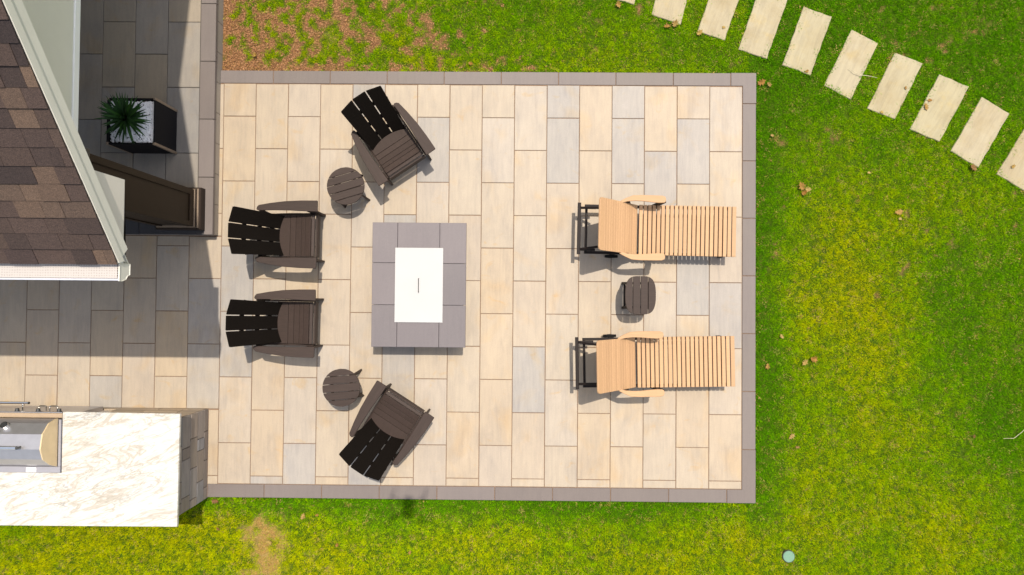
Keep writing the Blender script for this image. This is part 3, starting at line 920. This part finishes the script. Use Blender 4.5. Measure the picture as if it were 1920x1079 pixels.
for kx in (-5.10, -5.335, -5.57, -5.805, -6.04):
    kn = MB().tube([(kx, -1.2618, .862), (kx, -1.250, .862), (kx, -1.2499, .862), (kx, -1.222, .862)], [.030, .030, .023, .019], 16)
    gb(kn, "knob", M['blackplastic'])
gb(MB().box(-5.40, -5.29, -1.905, -1.858, .9455, .9475, .0005), "rating_plate", M['white'])
# rail handle and the pull handles of the doors
hd = MB().tube([(-6.6, -1.185, .70), (-5.555, -1.185, .70)], .013, 12)
for hx in (-5.62, -6.4): hd.tube([(hx, -1.185, .70), (hx, -1.30, .70)], .008, 8)
kb(hd, "drawer_handle", M['chrome'])
kb(MB().tube([(-5.5545, -1.185, .70), (-5.545, -1.185, .70)], .0145, 12), "handle_cap", M['blackplastic'])
for (hx0, hx1) in ((-5.46, -5.375), (-5.335, -5.245)):
    kb(MB().tube([(hx0, -1.30, .66), (hx0, -1.232, .66), (hx0 + .012, -1.222, .66), (hx1 - .012, -1.222, .66), (hx1, -1.232, .66), (hx1, -1.30, .66)], .0065, 8), "door_handle", M['chrome'])

# ---------------------------------------------------------------- fire pit
fp = empty("fire_pit", (-1.17, .20, 0))
tag(fp, "square grey stone fire pit table closed by a white metal lid", "fire pit")
def fb_(mb, name, mat): return mb.build(name, mat, fp, (1.17, -.20, 0))
fb_(MB().box(-1.655, -.685, -.455, .862, .0, .397, .004), "pit_body", M['pitbody'])
caps = [(-1.72, -1.424, .453, .927), (-1.72, -1.44, -.037, .453), (-1.72, -1.421, -.530, -.037),
        (-1.424, -.931, .62, .927), (-1.421, -.931, -.530, -.23),
        (-.931, -.620, .450, .927), (-.90, -.620, -.037, .450), (-.931, -.620, -.530, -.037)]
for (a, b, c, d) in caps:
    dz = random.uniform(-.0015, .0015)
    fb_(MB().box(a + .0018, b - .0018, c + .0018, d - .0018, .40, .450 + dz, .003), "capstone", M['pit'])
lid = fb_(MB().box(-1.448, -.888, -.240, .630, .4525, .4625, .0015), "lid", M['lid'])
MB().tube([(-1.168, .270, .4625), (-1.168, .270, .492), (-1.168, .264, .497), (-1.168, .120, .497), (-1.168, .114, .492), (-1.168, .114, .4625)], .004, 8).build("lid_handle", M['espresso'], lid)

# ---------------------------------------------------------------- adirondack chairs
def make_chair():
    root = empty("adirondack_chair")
    def back_x(u, s):   # s 0 bottom .. 1 top
        return -.108 - .368 * s + ((.075 - .030 * s) * (u / .25) ** 2)
    def back_pt(u, s):
        return Vector((back_x(u, s), u, .30 + .63 * s))
    # back slats: fan of three wide curved-in boards
    for c in (-1, 0, 1):
        mb = MB()
        def edge(s):
            hw = .232 + .033 * s; g_ = .0055
            third = hw * 2 / 3
            lo = -hw + (c + 1) * third + (g_ if c > -1 else 0); hi = lo + third - (g_ if c > -1 else 0) - (g_ if c < 1 else 0)
            return lo, hi
        nrm_ = Vector((.855, 0, .52)); tk = .019; NU = 5
        rows = []
        for s, ins in ((-.06, .004), (-.05, 0), (.25, 0), (.985, 0), (1.0, .005)):
            lo, hi = edge(s); lo += ins; hi -= ins
            top_ = [back_pt(lo + (hi - lo) * k / NU, s) for k in range(NU + 1)]
            if s > .9:     # straight cut top, each board flat there
                a_, b_ = top_[0], top_[-1]
                top_ = [a_.lerp(b_, k / NU) for k in range(NU + 1)]
            rows.append(top_ + [p - nrm_ * tk for p in reversed(top_)])
        n2 = 2 * (NU + 1); vs = [tuple(p) for r_ in rows for p in r_]; fs = []
        for k in range(len(rows) - 1):
            for i in range(n2):
                p0 = k * n2 + i; p1 = k * n2 + (i + 1) % n2
                fs.append((p0, p1, p1 + n2, p0 + n2))
        for i in range(NU):
            for k in (0, len(rows) - 1):
                q_ = (k * n2 + i, k * n2 + i + 1, k * n2 + n2 - 2 - i, k * n2 + n2 - 1 - i)
                fs.append(q_ if k else tuple(reversed(q_)))
        mb.add(vs, fs).build("back_slat", M['black'], root)
    for s, hw in ((.16, .235), (.40, .262), (.70, .255)):
        mb = MB(); n = 6; prev = None
        for k in range(n):
            u0 = -hw + 2 * hw * k / n; u1 = -hw + 2 * hw * (k + 1) / n
            a = back_pt(u0, s) - Vector((.855, 0, .52)) * .030; b = back_pt(u1, s) - Vector((.855, 0, .52)) * .030
            mb.plank(a, b, .052, .020, (.855, 0, .52), .001)
        mb.build("back_rail", M['black'], root)
    # seat slats
    zf = lambda x: .300 + .085 * (x + .12) / .40 - .012 * math.sin((x + .12) / .40 * math.pi)
    for k, (a, b) in enumerate(((-.115, .017), (.021, .088), (.092, .160), (.164, .210), (.214, .280))):
        MB().plank((a, 0, zf(a)), (b, 0, zf(b)), .496, .018, (0, 0, 1), .0025).build("seat_slat", M['brown'], root)
    MB().plank((.285, 0, zf(.28) - .001), (.325, 0, zf(.28) - .007), .496, .020, (0, 0, 1), .006).build("seat_slat", M['brown'], root)
    MB().box(.327, .347, -.248, .248, .225, .352, .003).build("apron", M['brown'], root)
    for s in (-1, 1):
        ol = [(-.312, .285), (-.305, .310), (-.285, .331), (-.15, .357), (.02, .380), (.2, .391), (.388, .394), (.397, .388), (.399, .272), (.392, .265), (.25, .268), (.085, .274), (-.1, .274), (-.285, .268), (-.303, .273)]
        pl_ = [(x, y) for x, y in ol] if s > 0 else [(x, -y) for x, y in reversed(ol)]
        pl_ = pl_[::-1]
        MB().prism(pl_, .533, .555, .004).build("arm", M['brown'], root)
        y0, y1 = sorted((s * .272, s * .294))
        MB().prism([(.255, y0), (.352, y0), (.352, y1), (.255, y1)], 0, .5325, .002).build("leg", M['brown'], root)
        # seat stringer that runs down to the rear foot
        m = Matrix(((1, 0, 0, 0), (0, 0, -1, 0), (0, 1, 0, 0), (0, 0, 0, 1)))
        st_ = [(.326, .352), (.326, .255), (.10, .20), (-.40, .0), (-.47, .0), (-.47, .045), (-.12, .270), (.03, .315)]
        yy0, yy1 = sorted((s * .2495, s * .2715))
        mb = MB().prism(st_[::-1], -yy1, -yy0, .002, m)
        mb.build("leg", M['brown'], root)
        # arm prop at the back
        MB().plank((-.245, s * .262, .532), (-.275, s * .262, .16), .02, .05, (1, 0, .1), .002).build("arm_support", M['black'], root)
        br_ = MB().prism([(0, 0), (.06, 0), (0, -.11)][::-1], -.01, .01, .001, Matrix.Translation((.27, s * .305, .531)) @ m)
        br_.build("arm_bracket", M['brown'], root)
    MB().box(-.285, -.262, -.30, .30, .495, .532, .002).build("arm_rail", M['black'], root)
    return root
chair = make_chair()
CH = [((-2.74, .772), -.6, "dark brown adirondack chair nearest the porch column, upper of the two facing right"),
      ((-2.749, -.258), -.6, "dark brown adirondack chair directly below the one nearest the porch column"),
      ((-1.527, 1.881), -56.0, "dark brown adirondack chair at the top of the patio, turned down towards the fire pit"),
      ((-1.505, -1.453), 57.5, "dark brown adirondack chair at the bottom of the patio, turned up towards the fire pit")]
km = kid_map()
for q, (p, a, lb) in enumerate(CH):
    o = chair if q == 0 else copy_tree(chair, km)
    o.location = (*p, .001); o.rotation_euler = (0, 0, R(a))
    tag(o, lb, "chair", "adirondack chairs around the fire pit")

# ---------------------------------------------------------------- round slatted tables
def make_round():
    root = empty("side_table"); Rr = .221
    cuts = [-Rr, -.139, -.047, .047, .139, Rr]
    for k in range(5):
        a, b = cuts[k] + (.003 if k else .0), cuts[k + 1] - (.003 if k < 4 else .0)
        pts = []
        n = 9
        for i in range(n + 1):
            y = a + (b - a) * i / n; pts.append((math.sqrt(max(Rr * Rr - y * y, 0)), y))
        left = [(-x, y) for x, y in reversed(pts)]
        if k == 0: pts = pts[1:]; left = left[:-1]; pts = [(0, -Rr)] + pts
        if k == 4: pts = pts[:-1]; left = left[1:]; left = [(0, Rr)] + left
        MB().prism(pts + left, .408, .430, .003).build("table_slat", M['brown'], root)
    for s in (-1, 1):
        for t_ in (-1, 1):
            a = Vector((s * .115, t_ * .115, .385)); b = Vector((s * .145, t_ * .145, .0))
            MB().plank(a, b, .056, .020, (s, -t_ * 1.0, 0), .002).build("leg", M['brown'], root)
        MB().plank((s * .115, -.16, .392), (s * .115, .16, .392), .03, .030, (0, 0, 1), .002).build("top_batten", M['brown'], root)
    MB().plank((-.13, 0, .15), (.13, 0, .15), .03, .02, (0, 0, 1), .002).build("stretcher", M['brown'], root)
    return root
rt = make_round()
rt.location = (-2.046, 1.353, .001); rt.rotation_euler = (0, 0, R(17))
tag(rt, "round dark slatted side table between the top chair and the chair by the column", "table", "round side tables between the chairs")
rt2 = copy_tree(rt, kid_map())
rt2.location = (-2.066, -1.011, .001); rt2.rotation_euler = (0, 0, R(5.5))
tag(rt2, "round dark slatted side table beside the bottom chair of the fire pit circle", "table", "round side tables between the chairs")

# rounded square table between the loungers
sq = empty("side_table", (1.42, .099, .001))
tag(sq, "dark rounded square slatted table standing between the two tan loungers", "table")
def sup(n=72):
    out = []
    for i in range(n):
        t_ = 2 * math.pi * i / n
        c, s = math.cos(t_), math.sin(t_)
        out.append((.179 * math.copysign(abs(c) ** (2 / 3.6), c), .224 * math.copysign(abs(s) ** (2 / 2.7), s)))
    return out
def clip(poly, x0, x1):
    def half(poly, f, inter):
        o_ = []
        for i in range(len(poly)):
            a, b = poly[i], poly[(i + 1) % len(poly)]
            if f(a): o_.append(a)
            if f(a) != f(b): o_.append(inter(a, b))
        return o_
    def ix(x):
        return lambda a, b: (x, a[1] + (b[1] - a[1]) * (x - a[0]) / (b[0] - a[0]))
    p = half(poly, lambda q: q[0] >= x0, ix(x0)); return half(p, lambda q: q[0] <= x1, ix(x1))
S_ = sup()
for (a, b) in ((-.18, -.0925), (-.0865, -.003), (.003, .0865), (.0925, .18)):
    MB().prism(clip(S_, a, b), .393, .415, .003).build("table_slat", M['brown'], sq)
for s in (-1, 1):
    for t_ in (-1, 1):
        MB().plank((s * .135, t_ * .14, .385), (s * .150, t_ * .150, 0), .03, .03, (1, 0, 0), .002).build("leg", M['espresso'], sq)
    MB().plank((-.15, s * .14, .379), (.15, s * .14, .379), .026, .026, (0, 0, 1), .002).build("top_batten", M['espresso'], sq)
    MB().plank((s * .145, -.15, .12), (s * .145, .15, .12), .022, .03, (0, 0, 1), .002).build("stretcher", M['espresso'], sq)

# ---------------------------------------------------------------- loungers
def make_lounger():
    root = empty("sun_lounger")     # local x from the head (0) to the foot (1.86), y centred
    X0 = .705
    lx = lambda X: X - X0
    # seat slats
    n = 22; a0 = lx(1.410); pitch = (lx(2.561) - a0) / n
    for k in range(n):
        xa = a0 + pitch * k + (.0060); xb = a0 + pitch * (k + 1) - (.0060)
        if k == n - 1: xb = lx(2.561)
        MB().box(xa, xb, -.297, .297, .274, .310, .0018).build("seat_slat", M['tan'], root)
    # back: hinged panel of slats
    A = Vector((lx(1.388), 0, .292)); B = Vector((lx(.878), 0, .905))
    u = (B - A).normalized(); L = (B - A).length; nn = Vector((-u.z, 0, u.x)); nn = -nn if nn.z < 0 else nn
    ns = 14; wide = .095; p_ = (L - wide) / ns
    for k in range(ns):
        a = A + u * (k * p_ + .0016); b = A + u * ((k + 1) * p_ - .0016)
        MB().plank(a, b, .588, .020, nn, .003).build("back_slat", M['tan'], root)
    a = A + u * (ns * p_ + .0016)
    m = frame(a, u, nn); w2 = .294; rr = .035; Lw = L - ns * p_ - .0016
    MB().prism([(0, -w2), (Lw - rr, -w2), (Lw - rr * .3, -w2 + rr * .3), (Lw, -w2 + rr), (Lw, w2 - rr), (Lw - rr * .3, w2 - rr * .3), (Lw - rr, w2), (0, w2)], -.010, .010, .003, m).build("back_slat", M['tan'], root)
    for s in (-1, 1):
        MB().plank(A + u * .01 - nn * .028 + Vector((0, s * .20, 0)), A + u * (L - .06) - nn * .028 + Vector((0, s * .20, 0)), .032, .032, nn, .003).build("back_rail", M['espresso'], root)
        # long side rail of the frame
        MB().box(lx(.775), lx(2.50), min(s * .262, s * .293), max(s * .262, s * .293), .222, .2735, .003).build("side_rail", M['espresso'], root)
        # arm
        ol = [(1.150, .288), (1.160, .305), (1.22, .338), (1.30, .371), (1.40, .377), (1.55, .376), (1.64, .374), (1.672, .362), (1.682, .335), (1.676, .302), (1.66, .293), (1.60, .290), (1.50, .297), (1.42, .305), (1.33, .308), (1.24, .300), (1.17, .282)]
        pl_ = [(lx(x), y) for x, y in ol]
        pl_ = pl_[::-1] if s > 0 else [(x, -y) for x, y in pl_]
        MB().prism(pl_, .533, .555, .004).build("arm", M['tan'], root)
        MB().plank((lx(1.65), s * .305, .532), (lx(1.60), s * .305, .0), .022, .075, (1, 0, 0), .003).build("leg", M['espresso'], root)
        MB().plank((lx(1.24), s * .305, .532), (lx(1.29), s * .305, .285), .022, .05, (1, 0, 0), .003).build("arm_support", M['espresso'], root)
        MB().plank((lx(2.43), s * .277, .231), (lx(2.45), s * .277, .0), .030, .05, (1, 0, 0), .003).build("leg", M['espresso'], root)
        MB().plank((lx(1.13), s * .2775, .231), (lx(1.12), s * .2775, .09), .030, .05, (1, 0, 0), .003).build("leg", M['espresso'], root)
        wv = MB().tube([(lx(1.12), s * .294, .080), (lx(1.12), s * .322, .080)], .080, 24)
        wh = wv.build("wheel", M['rubber'], root)
        MB().tube([(lx(1.12), s * .3225, .080), (lx(1.12), s * .327, .080)], .03, 14).build("hub", M['espresso'], wh)
        # stay that props the back and reaches the pull bar
        MB().plank((lx(.722), s * .245, .315), (lx(.93), s * .225, .50), .026, .03, (0, 0, 1), .003).build("back_prop", M['espresso'], root)
    MB().box(lx(.778), lx(.806), -.262, .262, .240, .282, .003).build("cross_bar", M['espresso'], root)
    MB().box(lx(2.40), lx(2.43), -.262, .262, .240, .282, .003).build("cross_bar", M['espresso'], root)
    MB().box(lx(.684), lx(.724), -.306, .306, .295, .325, .004).build("pull_bar", M['espresso'], root)
    for s in (-1, 1):
        MB().box(lx(.724), lx(.90), min(s * .235, s * .262), max(s * .235, s * .262), .284, .31, .003).build("bar_arm", M['espresso'], root)
    return root
lg = make_lounger()
lg.location = (.705, .886, .001); lg.rotation_euler = (0, 0, R(-.8))
tag(lg, "tan slatted sun lounger with raised back above the dark rounded square table", "sun lounger", "sun loungers at the right of the patio")
lg2 = copy_tree(lg, kid_map())
lg2.location = (.694, -.708, .001); lg2.rotation_euler = (0, 0, R(1.2))
tag(lg2, "tan slatted sun lounger with raised back below the dark rounded square table", "sun lounger", "sun loungers at the right of the patio")

# ---------------------------------------------------------------- planter and yucca
PZ = DZ + .001
plt = empty("planter", (-4.438, 2.031, PZ))
tag(plt, "square charcoal planter box with pale metal corner edges on the shaded upper patio", "planter")
hx, hy, ph = .281, .269, .54
for s in (-1, 1):
    MB().box(-hx + .02, hx - .02, min(s * (hy - .022), s * (hy - .004)), max(s * (hy - .022), s * (hy - .004)), .012, ph, .002).build("panel", M['planterpanel'], plt)
    MB().box(min(s * (hx - .022), s * (hx - .004)), max(s * (hx - .022), s * (hx - .004)), -hy + .02, hy - .02, .012, ph, .002).build("panel", M['planterpanel'], plt)
    for t_ in (-1, 1):
        MB().box(min(s * hx, s * (hx - .028)), max(s * hx, s * (hx - .028)), min(t_ * hy, t_ * (hy - .028)), max(t_ * hy, t_ * (hy - .028)), 0, ph + .004, .004).build("corner_post", M['alu_lit_ledge'], plt)
MB().box(-hx + .023, hx - .023, -hy + .023, hy - .023, .02, ph - .05, 0).build("potting_soil", M['soil'], plt)
pb = MB()
ico = [(0, 0, 1), (.89, 0, .45), (.28, .85, .45), (-.72, .53, .45), (-.72, -.53, .45), (.28, -.85, .45), (.72, .53, -.45), (-.28, .85, -.45), (-.89, 0, -.45), (-.28, -.85, -.45), (.72, -.53, -.45), (0, 0, -1)]
icf = [(0, 1, 2), (0, 2, 3), (0, 3, 4), (0, 4, 5), (0, 5, 1), (1, 6, 2), (2, 7, 3), (3, 8, 4), (4, 9, 5), (5, 10, 1), (2, 6, 7), (3, 7, 8), (4, 8, 9), (5, 9, 10), (1, 10, 6), (11, 7, 6), (11, 8, 7), (11, 9, 8), (11, 10, 9), (11, 6, 10)]
for k in range(1900):
    px0 = random.uniform(-hx + .034, hx - .034); py0 = random.uniform(-hy + .034, hy - .034); s = random.uniform(.008, .014)
    m = Matrix.Translation((px0, py0, ph - .038 + random.uniform(0, .008))) @ Matrix.Rotation(random.uniform(0, 6), 4, 'Z') @ Matrix.Rotation(random.uniform(-.5, .5), 4, 'X') @ Matrix.Diagonal((s * random.uniform(1, 1.6), s, s * .7, 1))
    pb.add(ico, icf, m)
o = pb.build("pebbles", M['pebble'], None, (-4.438, 2.031, PZ)); tag(o, "bed of white pebbles filling the charcoal planter box", "pebbles", kind='stuff')
yu = empty("yucca_plant", (-4.438, 2.031, PZ + ph - .05))
tag(yu, "spiky dark green yucca growing from the pebbles in the planter", "plant")
MB().tube([(0, 0, 0), (.004, 0, .14)], [.03, .024], 10).build("stem", M['twig'], yu)
for k in range(96):
    t_ = k / 96
    a = k * 2.39996 + random.uniform(-.15, .15)
    el = R(80 - 78 * t_ ** .85 + random.uniform(-6, 6))
    L = random.uniform(.25, .35) * (1 - .15 * t_)
    w = random.uniform(.012, .017)
    d = Vector((math.cos(a), math.sin(a), 0)); sdv = Vector((-d.y, d.x, 0))
    p = Vector((0, 0, .17 - .06 * t_)) + d * .01; ang = el; pts = []
    nseg = 5
    for i in range(nseg + 1):
        ww = w * (1 - (i / nseg) ** 2.2) * (.75 + .5 * min(1, i / 1.5)) + .0004
        fold = Vector((0, 0, ww * .35))
        pts += [tuple(p + sdv * ww + fold), tuple(p), tuple(p - sdv * ww + fold)]
        p = p + (d * math.cos(ang) + Vector((0, 0, math.sin(ang)))) * L / nseg
        ang -= random.uniform(.06, .14)
    fs = []
    for i in range(nseg):
        b = 3 * i; fs += [(b, b + 1, b + 4, b + 3), (b + 1, b + 2, b + 5, b + 4)]
    MB().add(pts, fs).build("leaf", M['yucca'], yu)

# ---------------------------------------------------------------- valve cover, leaves, twigs
vc = empty("valve_cover", (3.306, -3.058, -.03))
tag(vc, "small round pale green plastic irrigation cover sunk in the grass", "valve cover")
MB().tube([(0, 0, -.03), (0, 0, .014), (0, 0, .018)], [.070, .070, .065], 26).build("lid", M['valve'], vc)
MB().tube([(0, 0, -.02), (0, 0, .006)], [.078, .078], 26).build("rim", M['soil'], vc)

def leaf_mesh(seed, size):
    r = random.Random(seed)
    lob = [(0, -.5), (.10, -.34), (.32, -.30), (.16, -.14), (.42, -.02), (.20, .10), (.36, .30), (.14, .34), (0, .56), (-.15, .32), (-.38, .26), (-.18, .08), (-.44, -.04), (-.16, -.16), (-.30, -.34), (-.08, -.36)]
    c1, c2 = r.uniform(.3, 1.3), r.uniform(-.5, .8)
    v = [(0, 0, 0)]
    for x, y in lob:
        x *= r.uniform(.7, 1.2); y *= r.uniform(.85, 1.1)
        v.append((x * size, y * size, (c1 * x * x + c2 * y * y + r.uniform(0, .10)) * size))
    n = len(lob)
    f = [(0, i + 1, (i + 1) % n + 1) for i in range(n)]
    v.append((0, -.85 * size, .06 * size)); v.append((.02 * size, -.5 * size, 0)); f.append((n + 1, n + 2, 1))
    return v, f
GZ = -.012
LV = [((3.455, 1.455), .13, "largest curled tan leaf of the pile on the grass right of the upper lounger"),
      ((3.53, 1.42), .10, "smaller brown leaf at the right of the pile beside the upper lounger's end"),
      ((3.49, 1.375), .09, "lower tan leaf of the pile on the grass beside the upper lounger's end"),
      ((4.64, 1.145), .12, "orange brown leaf lying alone on the lawn below the stone path"),
      ((4.66, 1.065), .055, "tiny brown leaf just under the lone orange brown leaf"),
      ((3.50, -.70), .10, "left leaf of the brown pair on the grass level with the lower lounger"),
      ((3.60, -.66), .12, "right leaf of the brown pair on the grass level with the lower lounger"),
      ((3.045, -.75), .09, "dark orange leaf on the grass close to the patio edge by the lower lounger"),
      ((3.215, -.385), .07, "small pale leaf on the grass between patio edge and the brown pair"),
      ((3.337, -1.60), .10, "orange leaf low on the right lawn, beyond the patio's lower right part"),
      ((3.41, -1.73), .06, "pinkish small leaf just below the orange leaf on the lower right lawn"),
      ((2.965, 2.735), .12, "salmon leaf touching the upper right outer corner of the patio"),
      ((3.06, 2.715), .08, "thin brown leaf right of the salmon leaf at the patio's upper right corner"),
      ((3.10, 2.08), .055, "tiny yellow leaf on the grass along the right edge near the patio's top corner"),
      ((4.28, 1.63), .05, "small brown leaf halfway between stone path and lone orange leaf"),
      ((-1.307, -3.061), .06, "dark red leaf on the lower lawn under the centre of the patio"),
      ((-2.62, -2.64), .09, "pale tan leaf on the lower lawn under the bottom chair"),
      ((-3.03, -2.95), .10, "orange forked leaf beside the dry patch on the lower lawn"),
      ((-3.66, -2.80), .055, "small red leaf on the lower lawn near the counter's shadow"),
      ((-3.70, -2.46), .10, "reddish brown leaf in the shade at the foot of the counter"),
      ((.12, -3.33), .07, "dark leaf at the bottom edge of the lawn below the fire pit side"),
      ((-2.20, -2.98), .06, "pale leaf fragment on the lower lawn right of the dry patch"),
      ((-2.45, -2.62), .05, "small red brown leaf left of the pale tan leaf on the lower lawn"),
      ((-3.30, 3.05), .09, "yellow tan leaf on the bare ground by the upper left patio corner"),
      ((-.62, 2.95), .07, "orange leaf at the top border where bare ground turns to grass"),
      ((1.90, 3.46), .11, "brown leaf at the lower end of the second stone of the path"),
      ((1.80, 3.43), .09, "dark brown leaf beside the brown leaf under the second path stone"),
      ((2.20, 3.35), .10, "orange yellow leaf at the lower left corner of the third path stone"),
      ((2.50, 3.42), .06, "small brown leaf on the right edge of the third path stone"),
      ((3.52, 2.88), .06, "tan leaf at the lower end of the stone above the patio corner"),
      ((4.98, 1.33 + 1.12), .10, "curled brown leaf in the middle of the stone with dry stems"),
      ((5.03, 2.53), .07, "narrow brown leaf touching the curled leaf on the stone with dry stems"),
      ((4.44, 2.38), .055, "small dark leaf on the lower part of the stone right of the twig"),
      ((4.73, 2.68), .05, "curled leaf on the right edge of the stone beside the twig"),
      ((5.55, 1.70), .12, "brown leaf under the lower corner of the second last path stone"),
      ((6.04, 1.72), .07, "red brown leaf lying on the last path stone at the right edge"),
      ((1.20, 3.70), .10, "salmon leaf at the lower end of the first path stone, top edge of the lawn"),
      ((5.55, -2.88 + 1.3), .05, "small tan leaf near the right edge of the lower lawn")]
for q, ((lx_, ly_), sz, lb) in enumerate(LV):
    v, f = leaf_mesh(q, sz * .92)
    on = bool(blocked(np.array([lx_]), np.array([ly_]), 0.0)[0])
    z = -.014 if on else GZ
    o = MB().add(v, f).build("fallen_leaf", M['dryleaf'], None, (lx_, ly_, z), (random.uniform(-.25, .25), random.uniform(-.25, .25), random.uniform(0, 6.28)))
    tag(o, lb, "leaf", "dry leaves on the lawn and path")
def twig(pts, r, lb):
    o = MB().tube(pts, r, 6).build("twig", M['twig']); tag(o, lb, "twig")
twig([(4.03, 2.70 + .22, .010), (4.10, 2.86, .012), (4.18, 2.83, .006), (4.27, 2.822, .0), (4.38, 2.80, -.005)], [.002, .003, .004, .003, .002], "thin pale twig bridging the grass between two path stones")
twig([(5.90, -1.60, -.01), (6.02, -1.595, .0), (6.12, -1.52, -.004), (6.2, -1.44, -.01)], [.002, .003, .003, .002], "thin pale twig at the right edge of the lower lawn")

# ---------------------------------------------------------------- the drone whose shadow lies on the border
dr = empty("drone", (0.0, .02, 9.12), R(0))
tag(dr, "small quadcopter drone seen only by its shadow on the lower border", "drone")
bd = MB().prism([(-.06, -.12), (.06, -.12), (.068, .02), (.05, .13), (-.05, .13), (-.068, .02)], 0, .055, .01).build("body", M['blackplastic'], dr)
for sx in (-1, 1):
    for sy in (-1, 1):
        ax_, ay_ = sx * .20, sy * (.14 if sy > 0 else .15)
        MB().plank((sx * .04, sy * .05, .035), (ax_, ay_, .045), .022, .014).build("arm", M['blackplastic'], dr)
        MB().tube([(ax_, ay_, .03), (ax_, ay_, .07)], .014, 12).build("motor", M['blackplastic'], dr)
        a = random.uniform(0, 3.14)
        c, s = math.cos(a) * .11, math.sin(a) * .11
        MB().plank((ax_ - c, ay_ - s, .073), (ax_ + c, ay_ + s, .073), .018, .002, (0, 0, 1), 0).build("rotor_blade", M['blackplastic'], dr)
